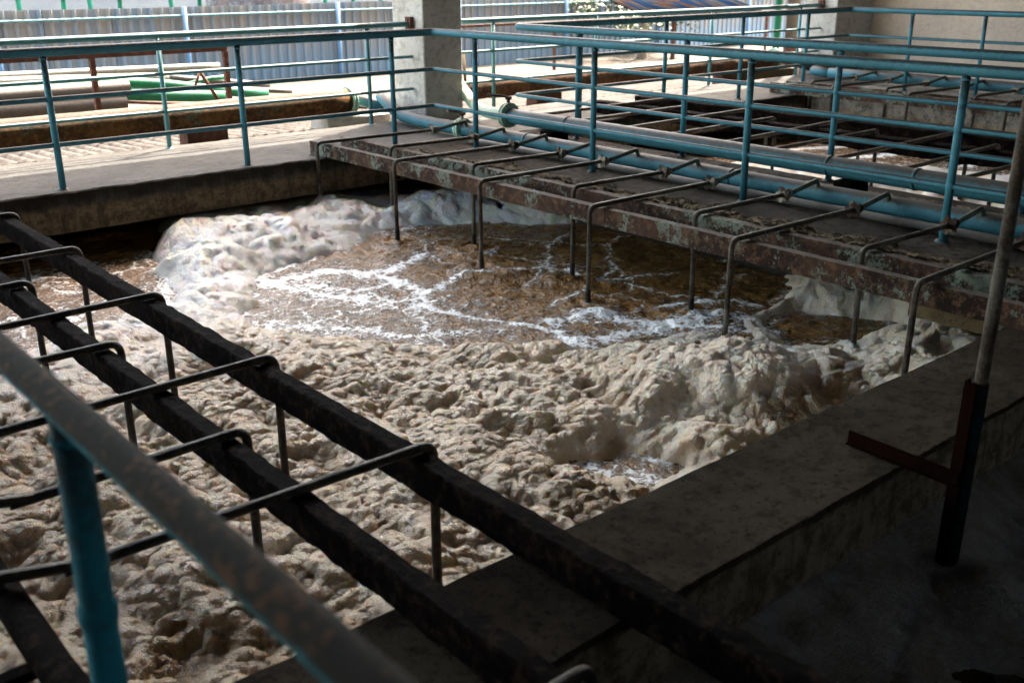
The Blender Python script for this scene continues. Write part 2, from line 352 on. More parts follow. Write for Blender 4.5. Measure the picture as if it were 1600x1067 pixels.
# ------------------------------------------------------------------ object helpers
def tag(o, label=None, cat=None, group=None, kind=None):
    if label: o['label'] = label
    if cat: o['category'] = cat
    if group: o['group'] = group
    if kind: o['kind'] = kind
    return o
def empty(name, loc=(0, 0, 0), label=None, cat=None, group=None, kind=None):
    o = bpy.data.objects.new(name, None); C.objects.link(o); o.location = loc
    o.empty_display_size = .1
    return tag(o, label, cat, group, kind)
def link(name, me, mat, parent=None):
    o = bpy.data.objects.new(name, me); C.objects.link(o)
    if mat is not None and not me.materials: me.materials.append(mat)
    if parent is not None: o.parent = parent
    return o
def copy_tree(o, parent=None):
    c = o.copy(); C.objects.link(c)
    if parent is not None: c.parent = parent
    for ch in [x for x in bpy.data.objects if x.parent == o]: copy_tree(ch, c)
    return c
class MB:
    def __init__(s): s.v = []; s.f = []; s.sm = []
    def add(s, vs, fs, smooth=False):
        k = len(s.v); s.v += [tuple(v) for v in vs]; s.f += [tuple(i+k for i in f) for f in fs]; s.sm += [smooth]*len(fs)
    def box(s, x0, x1, y0, y1, z0, z1):
        vs = [(x, y, z) for z in (z0, z1) for y in (y0, y1) for x in (x0, x1)]
        s.add(vs, [(0, 2, 3, 1), (4, 5, 7, 6), (0, 1, 5, 4), (2, 6, 7, 3), (0, 4, 6, 2), (1, 3, 7, 5)])
    def tube(s, pts, r, n=12, caps=True, bend=None, rough=0, step=None, seed=0):
        P = [Vector(p) for p in pts]
        if bend:
            Q = [P[0]]
            for i in range(1, len(P)-1):
                a, b_, c = P[i-1], P[i], P[i+1]
                u = (a-b_).normalized(); v = (c-b_).normalized()
                d = min(bend, (a-b_).length*.49, (c-b_).length*.49)
                for k in range(7):
                    t = k/6; Q.append((b_+u*d)*(1-t)**2+b_*2*t*(1-t)+(b_+v*d)*t*t)
            Q.append(P[-1]); P = Q
        if step:
            Q = [P[0]]
            for i in range(1, len(P)):
                L = (P[i]-P[i-1]).length; m = max(1, int(L/step))
                for k in range(1, m+1): Q.append(P[i-1].lerp(P[i], k/m))
            P = Q
        T = []
        for i in range(len(P)):
            a = P[max(0, i-1)]; b_ = P[min(len(P)-1, i+1)]; T.append((b_-a).normalized())
        up = Vector((0, 0, 1)) if abs(T[0].z) < .9 else Vector((1, 0, 0))
        N = (up-T[0]*up.dot(T[0])).normalized()
        vs = []
        rr = random.Random(seed)
        for i in range(len(P)):
            N = (N-T[i]*N.dot(T[i])).normalized(); B = T[i].cross(N)
            ri = r[i] if isinstance(r, (list, tuple)) else r
            for k in range(n):
                a = 2*math.pi*k/n; q = ri+(rr.uniform(-rough, rough) if rough else 0)
                vs.append(P[i]+N*math.cos(a)*q+B*math.sin(a)*q)
        fs = [(i*n+k, i*n+(k+1) % n, (i+1)*n+(k+1) % n, (i+1)*n+k) for i in range(len(P)-1) for k in range(n)]
        s.add(vs, fs, True)
        if caps:
            k0 = len(s.v)-len(vs)
            s.f.append(tuple(k0+k for k in range(n))[::-1]); s.sm.append(False)
            s.f.append(tuple(k0+(len(P)-1)*n+k for k in range(n))); s.sm.append(False)
    def sweep(s, prof, axis, a0, a1, step, amp=0, freq=8, seed=0, amp2=0, closed=True):
        """prof: list of (u, z) going round; extruded along 'x' or 'y' with surface noise"""
        prof = np.array(prof, float); n = len(prof); m = max(2, int(abs(a1-a0)/step)+1)
        t = np.linspace(a0, a1, m)
        A = np.repeat(t, n); U = np.tile(prof[:, 0], m); Z = np.tile(prof[:, 1], m)
        if amp:
            du = fbm(A*freq, U*freq*3, Z*freq*3, seed, 4, .6)*amp; dz = fbm(A*freq+50, U*freq*3, Z*freq*3, seed+9, 4, .6)*amp
            U = U+du; Z = Z+dz
        if axis == 'y': V = np.stack([U, A, Z], 1)
        else: V = np.stack([A, U, Z], 1)
        fs = []
        for i in range(m-1):
            for k in range(n if closed else n-1):
                a, b_, c, d = i*n+k, i*n+(k+1) % n, (i+1)*n+(k+1) % n, (i+1)*n+k
                fs.append((a, b_, c, d) if axis == 'y' else (d, c, b_, a))
        k0 = len(s.v)
        s.add(V.tolist(), fs, False)
        if closed:
            s.f.append(tuple(k0+k for k in range(n))[::-1] if axis == 'y' else tuple(k0+k for k in range(n))); s.sm.append(False)
            e = tuple(k0+(m-1)*n+k for k in range(n)); s.f.append(e if axis == 'y' else e[::-1]); s.sm.append(False)
    def mesh(s, name):
        me = bpy.data.meshes.new(name); me.from_pydata(s.v, [], s.f); me.polygons.foreach_set('use_smooth', s.sm); me.update(); return me
    def build(s, name, mat, parent=None, fix=True):
        me = s.mesh(name)
        if fix:
            bm = bmesh.new(); bm.from_mesh(me); bmesh.ops.recalc_face_normals(bm, faces=bm.faces); bm.to_mesh(me); bm.free()
        return link(name, me, mat, parent)
def rect_prof(u0, u1, z0, z1, d=.03, r=.012):
    """rounded rectangle outline subdivided every d"""
    c = []
    def seg(a, b):
        m = max(1, int(math.hypot(b[0]-a[0], b[1]-a[1])/d))
        for k in range(m): c.append((a[0]+(b[0]-a[0])*k/m, a[1]+(b[1]-a[1])*k/m))
    P = [(u0+r, z0), (u1-r, z0), (u1, z0+r), (u1, z1-r), (u1-r, z1), (u0+r, z1), (u0, z1-r), (u0, z0+r)]
    for i in range(8): seg(P[i], P[(i+1) % 8])
    return c
def at(x, y, Y=None, z=None):
    """the point where the photograph's pixel (1600 wide) meets the plane Y = const or z = const"""
    d = _fw+_r*((x-800)/F_PX)-_u*((y-533.5)/F_PX)
    t = Y/d.y if Y is not None else (z-CAMZ)/d.z
    return Vector((0, 0, CAMZ))+d*t

ZW = -0.555       # water level
# ------------------------------------------------------------------ slabs, walls, roof
b = MB(); b.box(-60, 90, 9.8, 120, -1.3, -1.2)
tag(b.build("ground", MAT['ground']), kind='structure')

def slab(name, axis, u0, u1, a0, a1, z0, z1, mat, label, cat, step=.05, amp=.006, kind=None, d=.05):
    b = MB(); b.sweep(rect_prof(u0, u1, z0, z1, d), axis, a0, a1, step, amp, 7, seed=sum(map(ord, name)) % 97)
    return tag(b.build(name, mat), label, cat, kind=kind)
slab("walkway", 'x', 8.22, 9.78, -3.5, 15.7, -.32, 0, MAT['deck'], None, None, kind='structure')
slab("central_walkway", 'y', 5.22, 7.32, -2.0, 8.214, -.12, -.003, MAT['deck_dirty'], None, None, kind='structure', step=.06)
slab("far_walkway", 'y', 12.25, 15.7, -2.0, 8.214, -.30, -.003, MAT['ledge_face'], None, None, kind='structure', step=.15, d=.15)
slab("near_walkway", 'y', -3.5, .385, -3.0, 8.214, -.30, -.003, MAT['deck_dirty'], None, None, kind='structure', step=.15, d=.15)
slab("tank_wall", 'x', 1.555, 2.02, .39, 5.216, -.27, -.004, MAT['ledge'],
     "dark concrete dividing ledge between the foaming tank and the black tank", "tank wall", amp=.004, step=.04)
# lower walls inside the tanks, set back below the slabs
def wallbox(name, x0, x1, y0, y1, z0, z1, label, mat='tankwall', cat='tank wall'):
    b = MB(); b.box(x0, x1, y0, y1, z0, z1); return tag(b.build(name, MAT[mat]), label, cat)
wallbox("tank_wall", -3.4, 15.6, 9.35, 9.7, -1.2, -.325, "dark set-back tank wall under the walkway by the yard")
wallbox("tank_wall", 6.35, 6.6, -1.9, 9.34, -1.2, -.31, "dark set-back tank wall under the central walkway")
wallbox("tank_wall", 13.0, 13.3, -1.9, 9.34, -1.2, -.31, "dark set-back tank wall under the far walkway")
wallbox("tank_wall", .0, .25, -2.9, 9.34, -1.2, -.31, "dark set-back tank wall under the nearest walkway")
wallbox("tank_wall", .26, 6.34, 1.68, 1.9, -1.2, -.28, "dark lower wall under the dividing ledge")

wallbox("shed_wall", 15.7, 16.0, -8, 10.05, -1.2, 5.19, "pale beige plastered side wall behind the far railing", 'wall', 'wall')
wallbox("shed_wall", -7.3, -7.0, -8.3, 6.3, -1.2, 5.19, "dark left side wall of the shed, out of the picture, sized to dim the near end", 'dark', 'wall')  # unseen wall, sized to keep daylight off the near foam
wallbox("shed_wall", -6.99, 15.69, -8.3, -8.02, -1.2, 4.65, "dark rear wall of the shed behind the viewer", 'dark', 'wall')  # stops short of the roof; the gap is added for fill light
b = MB(); b.box(-7, 16.2, -8.3, 10.85, 5.2, 5.35)
for i in range(8): b.box(-7, 16.2, -7+i*2.4, -6.85+i*2.4, 4.95, 5.198)
tag(b.build("shed_roof", MAT['dark']), "dark shed roof with cross beams, above the tanks", "roof")
def column(x0, x1, y0, y1, label, name="concrete_column"):
    b = MB(); n = 40
    P = rect_prof(x0, x1, y0, y1, .12, .012)
    V = []; F = []; m = 40
    for i in range(m+1):
        z = -1.2+6.39*i/m
        for (x, y) in P: V.append((x, y, z))
    V = np.array(V); dn = fbm(V[:, 0]*3+V[:, 1]*3, V[:, 2]*3, None, 5, 4)*.006; V[:, 0] += dn; V[:, 1] += dn
    k = len(P)
    for i in range(m):
        for j in range(k): F.append((i*k+j, i*k+(j+1) % k, (i+1)*k+(j+1) % k, (i+1)*k+j))
    b.add(V.tolist(), F); return tag(b.build(name, MAT['column']), label, "column")
column(6.80, 7.33, 9.45, 10.03, "square whitewashed concrete column rising at the corner of the walkway")
column(14.67, 15.69, 9.45, 10.06, "whitewashed concrete pillar joined to the beige side wall")

# ------------------------------------------------------------------ railings
def post_mesh(r, h, foot=True):
    b = MB(); b.tube([(0, 0, -.01), (0, 0, h)], r, 12)
    for z in (.345, .69, h-.036):                      # lumpy weld beads where the rails meet the post
        b.tube([(0, 0, z-.024), (0, 0, z-.018), (0, 0, z-.010), (0, 0, z-.006)] if z > .9 else [(0, 0, z-.022), (0, 0, z-.012), (0, 0, z+.012), (0, 0, z+.022)], [r*.98, r*1.14, r*1.16, r*.98], 12, caps=False, rough=.0008, seed=int(z*100))
    b.tube([(0, 0, -.008), (0, 0, .006), (0, 0, .014)], [r*1.9, r*1.6, r*1.02], 12, caps=False, rough=.004, seed=2)
    return b.mesh("post")
def railing(name, label, path, posts, mat, zs=(1.035, .69, .345), rt=.036, rm=.019, rp=.0255, group=None, post_mat=None):
    t = empty(name, (posts[0][0], posts[0][1], 0), label, "railing", group)
    o = Vector(t.location)
    nm = ("top_rail", "middle_rail", "bottom_rail")
    for i, z in enumerate(zs):
        P = path[i] if isinstance(path[0], list) else path
        b = MB(); b.tube([Vector((x, y, z))-o for x, y in P], rt if i == 0 else rm, 12, bend=.09 if i == 0 else .05, step=.35, rough=.0006)
        b.build(nm[i], mat, t)
    me = post_mesh(rp, zs[0])
    for x, y in posts:
        p = link("post", me, post_mat or mat, t); p.location = Vector((x, y, 0))-o
        p.rotation_euler = (random.uniform(-.006, .006), random.uniform(-.006, .006), random.random()*6)
    return t
XB = 6.10; YA = 8.33
railing("railing", "teal pipe railing round the corner in front of the whitewashed column",
        [(-2.2, YA), (XB, YA), (XB, .9)], [(-.6, YA), (.95, YA), (2.5, YA), (4.07, YA), (5.62, YA), (XB, 7.68), (XB, 6.12), (XB, 4.56), (XB, 3.02), (XB, 1.5)], MAT['rail'])
X2 = 7.25; XF = 13.45; Y2 = 8.30
railing("railing", "teal pipe railing fencing three sides of the far tank",
        [(X2, .9), (X2, Y2+.15), (XF, Y2+.15), (XF, .9)],
        [(X2, 7.5), (X2, 6.13), (X2, 4.6), (X2, 3.05), (8.2, Y2+.15), (9.6, Y2+.15), (11.05, Y2+.15), (12.45, Y2+.15), (XF, 7.5), (XF, 6.5), (XF, 5.4), (XF, 4.2)], MAT['rail'])
railing("railing", "pale teal railing along the yard side, left of the column",
        [(-2.4, 9.66), (6.79, 9.66)], [(-.9, 9.66), (.7, 9.66), (2.3, 9.66), (3.93, 9.66), (6.22, 9.66)], MAT['rail_light'], rp=.023, rt=.029, rm=.017)
railing("railing", "pale teal railing along the yard side, between the column and the pillar",
        [(7.34, 9.72), (14.66, 9.72)], [(8.0, 9.72), (9.7, 9.72), (12.0, 9.72), (14.1, 9.72)], MAT['rail_light'], rp=.023, rt=.029, rm=.017)
railing("railing", "rust-blotched teal handrail and post right in front of the viewer",
        [(.385, -.5), (.385, 1.65), (.385, 3.3)], [(.385, 1.44), (.385, -.1)], MAT['rail_near'], zs=(1.035,), rt=.0255, rp=.0265, post_mat=MAT['near_post'])
# rail end brackets on the column and the pillar
for x, y, z, l in ((6.765, 9.66, 1.05, "rusty clamp holding the railing end on the column"), (14.63, 9.72, 1.05, "rusty clamp holding the railing end on the pillar")):
    b = MB(); b.box(-.02, .025, -.05, .05, -.07, .06); b.tube([(-.03, 0, -.035), (.0, 0, -.035)], .012, 6); b.tube([(-.03, 0, .03), (.0, 0, .03)], .012, 6)
    o = b.build("rail_clamp", MAT['brownsteel']); o.location = (x, y, z); tag(o, l, "clamp", "rail clamps")

# ------------------------------------------------------------------ steel beams
def channel(name, x, w_, y0, y1, h, mat, label, group, face=-1, amp=.003, z0=0.0, step=.02, freq=9, th=.009, lip=None):
    """a C-channel on its edge; the web stands on the 'face' side"""
    xo = x if face < 0 else x+w_; xi = x+w_ if face < 0 else x; s_ = 1 if face < 0 else -1
    P = []
    def seg(a, b_, d=.012):
        m = max(1, int(math.hypot(b_[0]-a[0], b_[1]-a[1])/d))
        for k in range(m): P.append((a[0]+(b_[0]-a[0])*k/m, a[1]+(b_[1]-a[1])*k/m))
    c = [(xo, z0), (xo, z0+h), (xi, z0+h), (xi, z0+h-th), (xo+s_*th, z0+h-th), (xo+s_*th, z0+th), (xi, z0+th), (xi, z0)]
    for i in range(8): seg(c[i], c[(i+1) % 8])
    b = MB(); b.sweep(P, 'y', y0, y1, step, amp, freq, seed=int(x*100) % 50)
    return tag(b.build(name, mat), label, "steel beam", group)
channel("steel_beam", 4.79, .065, .9, 8.50, .118, MAT['beam_rust'], "rusty steel channel with flaking pale green paint, at the front of the central walkway", "steel beams by the central walkway", amp=.003)
channel("steel_beam", 5.12, .075, .9, 8.50, .118, MAT['beam_rust'], "rusty steel channel lying against the edge of the central walkway", "steel beams by the central walkway", amp=.003)
def crusty(name, x0, x1, y0, y1, z0, z1, label, group, amp=.009, step=.016):
    b = MB(); b.sweep(rect_prof(x0, x1, z0, z1, .014, .006), 'y', y0, y1, step, amp, 13, seed=int(x0*77) % 50)
    return tag(b.build(name, MAT['beam_dark']), label, "steel beam", group)
crusty("steel_beam", 1.70, 1.775, .75, 8.75, .004, .122, "dark crusted steel beam crossing the foam, the one nearer the open water", "dark beams over the near tank")
crusty("steel_beam", 1.275, 1.345, .75, 8.75, .004, .122, "dark crusted steel beam crossing the foam, the one nearer the viewer", "dark beams over the near tank")
crusty("steel_beam", 8.72, 8.86, .5, 8.75, .004, .14, "crusted dark steel beam over the far tank, nearer the central walkway", "dark beams over the far tank", step=.04, amp=.012)
crusty("steel_beam", 9.42, 9.56, .5, 8.75, .004, .14, "crusted dark steel beam over the far tank, in the middle of the tank", "dark beams over the far tank", step=.04, amp=.012)
channel("steel_beam", 11.95, .07, .9, 8.62, .13, MAT['beam_rust'], "rusty steel channel with pale green patches in front of the far walkway", "steel beams by the far walkway", step=.04, amp=.004, z0=.004)
channel("steel_beam", 12.32, .07, .9, 8.62, .12, MAT['beam_rust'], "rusty steel channel lying on the far walkway behind its twin", "steel beams by the far walkway", step=.04, amp=.004, z0=.004)
# packing under beam ends
for x0, x1, y0, y1, z0, z1, l in ((4.70, 4.90, 8.30, 8.42, 0.002, .0035, "thin dark shim plate under the front beam tip"),):
    b = MB(); b.box(4.74, 4.95, 8.34, 8.46, -.002, .004); tag(b.build("shim_plate", MAT['dark']), l, "plate")
b = MB(); b.sweep(rect_prof(4.83, 4.95, -.085, -.006, .02, .008), 'y', 2.12, 2.52, .03, .006, 12, 3)
tag(b.build("packing_board", MAT['wood']), "pale brown board wedged under the rusty beam at the ledge corner", "board")
b = MB(); b.box(11.98, 12.16, 8.35, 8.5, -.002, .06); tag(b.build("packing_block", MAT['dark']), "black block under the end of the far rusty beam", "block")

# ------------------------------------------------------------------ air pipes that drop into the tanks
def valve(parent, x, z, mat, s=1.0):
    b = MB()
    b.tube([(x-.035*s, 0, z), (x-.020*s, 0, z), (x-.018*s, 0, z), (x+.018*s, 0, z), (x+.020*s, 0, z), (x+.04*s, 0, z)], [.028*s, .030*s, .036*s, .036*s, .030*s, .028*s], 8)
    v = b.build("valve_body", mat, parent)
    w_ = MB()           # five-lobed hand wheel facing along the pipe
    n = 40; V = []; 
    for sgn in (-.007, .007):
        for k in range(n):
            a = 2*math.pi*k/n; r = (.050+.010*math.cos(5*a))*s
            V.append((x-.042*s+sgn, math.cos(a)*r, z+math.sin(a)*r))
    V += [(x-.055*s, 0, z), (x-.028*s, 0, z)]
    F = [(k, (k+1) % n, n+(k+1) % n, n+k) for k in range(n)]+[(2*n, (k+1) % n, k) for k in range(n)]+[(2*n+1, n+k, n+(k+1) % n) for k in range(n)]
    w_.add(V, F); w_.build("hand_wheel", mat, v)
    return v
def drop_pipe(name, x_valve, x_elbow, z, zfoot, r, mat, x_header=None, z_header=.1, nip_mat=None, valve_mat=None, bend=.055, valve_on=True):
    t = empty(name, (x_elbow, 0, 0))
    b = MB(); b.tube([(x_valve-x_elbow, 0, z-.012), (0, 0, z), (0, 0, zfoot)], r, 12, bend=bend, step=.06, rough=r*.045, seed=3)
    b.build("pipe", mat, t)
    b = MB(); b.tube([(0, 0, zfoot+.0), (0, 0, zfoot-.25)], r*1.12, 10, rough=.002, step=.03); b.build("wet_end", MAT['droppipe_dark'], t)
    if valve_on: valve(t, x_valve-x_elbow+.03, z-.012, valve_mat or MAT['valve'])
    if x_header is not None:
        xh = x_header-x_elbow; b = MB()
        b.tube([(x_valve-x_elbow+.07, 0, z-.012), (xh-.03, 0, z+.035), (xh, 0, z_header)], r*1.05, 10, bend=.02)
        b.build("nipple", nip_mat or MAT['nipple'], t)
    return t
ORD = ["first", "second", "third", "fourth", "fifth", "sixth", "seventh", "eighth", "ninth"]
def place(proto, xs, labels, group, used=[set()]):
    for i, (x, y) in enumerate(xs):
        o = proto if i == 0 else copy_tree(proto)
        o.location = (x, y, 0); o.rotation_euler = (random.uniform(-.022, .022), random.uniform(-.006, .006), random.uniform(-.03, .03))
        tag(o, labels[i], "air pipe", group)
cl = drop_pipe("air_pipe", 5.97, 4.70, .142, -.42, .0165, MAT['droppipe'], 6.40, .10)
ys = [8.20, 6.98, 5.87, 4.72, 3.56, 2.42]
place(cl, [(4.69, y) for y in ys], ["long grimy air pipe over the front beam of the central walkway, %s from the column" % ORD[i] for i in range(6)], "air pipes beside the central walkway")
cs = drop_pipe("air_pipe", 5.99, 5.06, .142, -.42, .0165, MAT['droppipe'], 6.40, .10)
ys = [7.58, 6.42, 5.26, 4.14, 2.95]
place(cs, [(5.06, y) for y in ys], ["shorter grimy air pipe dropping between the two rusty beams, %s from the column" % ORD[i] for i in range(5)], "air pipes beside the central walkway")
ll = drop_pipe("air_pipe", .62, 1.80, .142, -.40, .0165, MAT['droppipe_dark'], .48, .10, MAT['droppipe_dark'], MAT['droppipe_dark'], valve_on=False)
ys = [7.02, 5.88, 4.73, 3.60, 2.52]
place(ll, [(1.80, y) for y in ys], ["dark air pipe reaching over both near beams, %s from the yard end" % ORD[i] for i in range(5)], "air pipes over the near tank")
ls = drop_pipe("air_pipe", .62, 1.385, .142, -.40, .0165, MAT['droppipe_dark'], .48, .10, MAT['droppipe_dark'], MAT['droppipe_dark'], valve_on=False)
ys = [6.50, 5.36, 4.18, 3.03, 1.36]
place(ls, [(1.385, y) for y in ys], ["dark air pipe bending down between the two near beams, %s from the yard end" % ORD[i] for i in range(5)], "air pipes over the near tank")
# far tank: near side, fed by the upper header
fl = drop_pipe("air_pipe", 6.98, 9.64, .165, -.45, .018, MAT['droppipe'], 6.82, .21, valve_on=False)
ys = [8.15, 6.95, 5.8, 4.65, 3.5]
place(fl, [(9.64, y) for y in ys], ["long air pipe from the upper header across both far-tank beams, %s from the yard" % ORD[i] for i in range(5)], "air pipes over the far tank")
fs = drop_pipe("air_pipe", 6.98, 8.94, .165, -.45, .018, MAT['droppipe'], 6.82, .21, valve_on=False)
ys = [7.55, 6.35, 5.2, 4.05, 2.9]
place(fs, [(8.94, y) for y in ys], ["shorter air pipe from the upper header over one far-tank beam, %s from the yard" % ORD[i] for i in range(5)], "air pipes over the far tank")
gl = drop_pipe("air_pipe", 13.22, 11.86, .16, -.40, .019, MAT['droppipe'], 13.75, .12)
ys = [7.6, 6.55, 5.35, 4.3]
place(gl, [(11.86, y) for y in ys], ["long air pipe over the edge beam of the far walkway, %s from the pillar" % ORD[i] for i in range(4)], "air pipes beside the far walkway")
gs = drop_pipe("air_pipe", 13.22, 12.22, .16, -.40, .019, MAT['droppipe'], 13.75, .12)
ys = [8.15, 7.05, 5.9, 4.8]
place(gs, [(12.22, y) for y in ys], ["shorter air pipe between the beams of the far walkway, %s from the pillar" % ORD[i] for i in range(4)], "air pipes beside the far walkway")

# ------------------------------------------------------------------ header pipes
def flange(b, p, axis, r, th=.014):
    a = Vector(axis).normalized(); p = Vector(p)
    b.tube([p-a*th, p+a*th], r, 20)
def flange_pair(parent, p, axis, r, mat, name="flange"):
    a = Vector(axis).normalized(); p = Vector(p); b = MB()
    b.tube([p-a*.030, p-a*.008], r, 24); b.tube([p+a*.008, p+a*.030], r, 24); b.tube([p-a*.010, p+a*.010], r*.86, 20)
    u = a.cross(Vector((0, 0, 1))).normalized(); v = a.cross(u)
    for k in range(8):
        q = p+(u*math.cos(k*math.pi/4)+v*math.sin(k*math.pi/4))*r*.83
        b.tube([q-a*.045, q+a*.045], .008, 6)
    return b.build(name, mat, parent)
def butterfly(parent, p, axis, r, tilt):
    """butterfly valve: flanges, stem, lever"""
    f = flange_pair(parent, p, axis, r, MAT['hdr_green'], "valve")
    p = Vector(p); b = MB(); b.tube([p+Vector((0, 0, r*.8)), p+Vector((0, 0, r+.05))], .017, 10); b.tube([p+Vector((0, 0, r+.03)), p+Vector((0, 0, r+.06))], .034, 8)
    b.tube([p+Vector((0, 0, r+.055)), p+Vector((tilt[0], tilt[1], r+.085))], .013, 8)
    b.build("lever", MAT['valve'], f)
# lower header along the central walkway
t = empty("header_pipe", (6.42, 5, 0), "lower teal header pipe on the central walkway, feeding the valves", "pipe")
O = Vector(t.location); R_ = .066
b = MB(); b.tube([Vector(p)-O for p in [(6.55, 9.95, .26), (6.5, 9.55, .10), (6.42, 8.85, .085), (6.42, -1, .085)]], R_, 20, bend=.2, step=.4); b.build("pipe_run", MAT['hdr'], t)
for y in (7.3, 4.9, 2.6):
    b = MB(); b.tube([Vector((6.42, y, .085))-O, Vector((6.42, y+.02, .085))-O], R_+.006, 20); b.build("weld_seam", MAT['hdr'], t)
butterfly(t, Vector((6.42, 8.30, .09))-O, (0, 1, 0), .105, (-.16, .03))
t = empty("header_pipe", (6.8, 5, 0), "upper teal header pipe with a round flange, on blocks over the central walkway", "pipe")
O = Vector(t.location); R_ = .074
b = MB(); b.tube([Vector(p)-O for p in [(6.8, 8.0, .21), (6.8, -1, .21)]], R_, 20, step=.4); b.build("pipe_run", MAT['hdr'], t)
b = MB(); b.tube([Vector(p)-O for p in [(7.52, 10.0, .52), (7.40, 9.55, .31), (7.24, 9.12, .16), (6.95, 8.60, .19), (6.8, 8.3, .21), (6.8, 8.0, .21)]], .062, 20, bend=.14, step=.2); b.build("bent_end", MAT['hdr_green'], t)
for y in (7.15, 4.3, 3.6, 2.2):
    b = MB(); b.tube([Vector((6.8, y, .21))-O, Vector((6.8, y+.02, .21))-O], R_+.006, 20); b.build("weld_seam", MAT['hdr'], t)
butterfly(t, Vector((6.8, 8.03, .215))-O, (0, 1, 0), .125, (-.19, .10))
# thin grey pipe lying on the deck
b = MB(); b.tube([(6.235, 8.0, .035), (6.245, 5, .035), (6.235, -1, .035)], .029, 12, step=.3, rough=.0015)
tag(b.build("thin_pipe", MAT['greypipe']), "thin grey pipe lying on the central walkway below the header", "pipe")
for i, y in enumerate((7.35, 4.12, 1.4)):
    b = MB(); b.sweep(rect_prof(6.68, 6.92, -.004, .135, .03, .006), 'y', y-.07, y+.07, .03, .003, 9, i)
    tag(b.build("support_block", MAT['beam_dark']), ["dark block propping the upper header near its flange", "dark block propping the upper header midway along", "dark block propping the upper header at the near end"][i], "block", "blocks under the upper header")
# far header
t = empty("header_pipe", (13.78, 5, 0), "light blue header pipe at the foot of the beige wall", "pipe")
O = Vector(t.location)
b = MB(); b.tube([Vector(p)-O for p in [(13.78, 8.9, .12), (13.78, 0, .12)]], .075, 18, step=.5); b.build("pipe_run", MAT['hdr'], t)
b = MB(); b.tube([Vector(p)-O for p in [(15.1, 9.3, .12), (13.9, 9.3, .12), (13.78, 8.9, .12)]], .07, 18, bend=.15, step=.3); b.build("bent_end", MAT['hdr'], t)
t = empty("header_pipe", (.48, 3, 0), "black header pipe at the viewer's feet beside the near walkway", "pipe")
O = Vector(t.location)
b = MB(); b.tube([Vector(p)-O for p in [(.48, 8.1, .10), (.48, 1.0, .10)]], .042, 16, step=.1, rough=.002); b.build("pipe_run", MAT['beam_dark'], t)
for y in (2.3, 4.6, 6.9):
    b = MB(); b.box(-.12, .0, y-3-.02, y-3+.02, .035, .06); b.build("bracket", MAT['beam_dark'], t)

# sludge heaped on the central walkway behind the beam
def sludge(name, x0, x1, y0, y1, h, z0, label, seed, res=.012, wedge=0):
    xs = np.arange(x0, x1, res); ys = np.arange(y0, y1, res*1.5); X, Y = np.meshgrid(xs, ys, indexing='ij')
    e = np.minimum((X-x0)/.07, (x1-X)/((x1-x0)*.7)); e = np.minimum(e, np.minimum(Y-y0, y1-Y)/.1); e = np.clip(e, 0, 1)
    n = fbm(X*4, Y*2.5, None, seed, 4)*.6+.35
    d = domes(X+.02*vnoise(X*20, Y*20), Y, .06, seed+4)*.5+domes(X, Y, .028, seed+7)*.3
    Z = z0-.012+h*np.clip(e*(n+.2), 0, 1.2)*(.55+d)
    keep = e*(n+.2) > .06
    if wedge:
        q = np.clip(1-(X-x0)/(x1-x0)*(1.1+.9*fbm(X*1.5, Y*1.8, None, seed+1, 3)), 0, 1); brk = sstep(-.25, .15, fbm(X*9, Y*5, None, seed+2, 4)+q*.5-.1)
        Z = z0-.01+(h*q*(.75+.7*d)+.030*brk*(.6+d))*brk; keep = (q > .02) & (brk > .05)
    return grid_mesh(name, X, Y, Z, keep, MAT['dirt'], label, "sludge", smooth=False)
def grid_mesh(name, X, Y, Z, keep, mat, label=None, cat=None, kind=None, attrs=None, smooth=True, parent=None):
    nx, ny = X.shape
    idx = np.arange(nx*ny).reshape(nx, ny)
    a, b_, c, d = idx[:-1, :-1], idx[1:, :-1], idx[1:, 1:], idx[:-1, 1:]
    k = (keep[:-1, :-1] | keep[1:, :-1] | keep[1:, 1:] | keep[:-1, 1:]).ravel()
    Fq = np.stack([a.ravel(), b_.ravel(), c.ravel(), d.ravel()], 1)[k]
    used = np.zeros(nx*ny, bool); used[Fq.ravel()] = True
    remap = -np.ones(nx*ny, int); remap[used] = np.arange(used.sum())
    V = np.stack([X.ravel(), Y.ravel(), Z.ravel()], 1)[used]; Fq = remap[Fq]
    me = bpy.data.meshes.new(name)
    me.vertices.add(len(V)); me.vertices.foreach_set('co', V.astype(np.float32).ravel())
    me.loops.add(Fq.size); me.loops.foreach_set('vertex_index', Fq.astype(np.int32).ravel())
    me.polygons.add(len(Fq)); me.polygons.foreach_set('loop_start', np.arange(0, Fq.size, 4, dtype=np.int32)); me.polygons.foreach_set('loop_total', np.full(len(Fq), 4, np.int32))
    me.polygons.foreach_set('use_smooth', np.full(len(Fq), smooth))
    me.update(calc_edges=True)
    for an, A in (attrs or {}).items():
        at_ = me.attributes.new(an, 'FLOAT', 'POINT'); at_.data.foreach_set('value', A.ravel()[used].astype(np.float32))
    o = link(name, me, mat, parent)
    return tag(o, label, cat, kind=kind)
sludge("sludge_ridge", 5.195, 5.72, .9, 7.5, .085, .0, "ridge of caked brown sludge along the edge of the central walkway", 21, .010, 1)
sludge("sludge_ridge", 6.98, 7.31, 1.2, 8.2, .018, .0, "crumbly dark sludge along the far-tank edge of the central walkway", 31)
sludge("sludge_ridge", 12.3, 12.9, 1.2, 8.2, .03, .0, "thin crust of sludge on the far walkway", 41, .03)

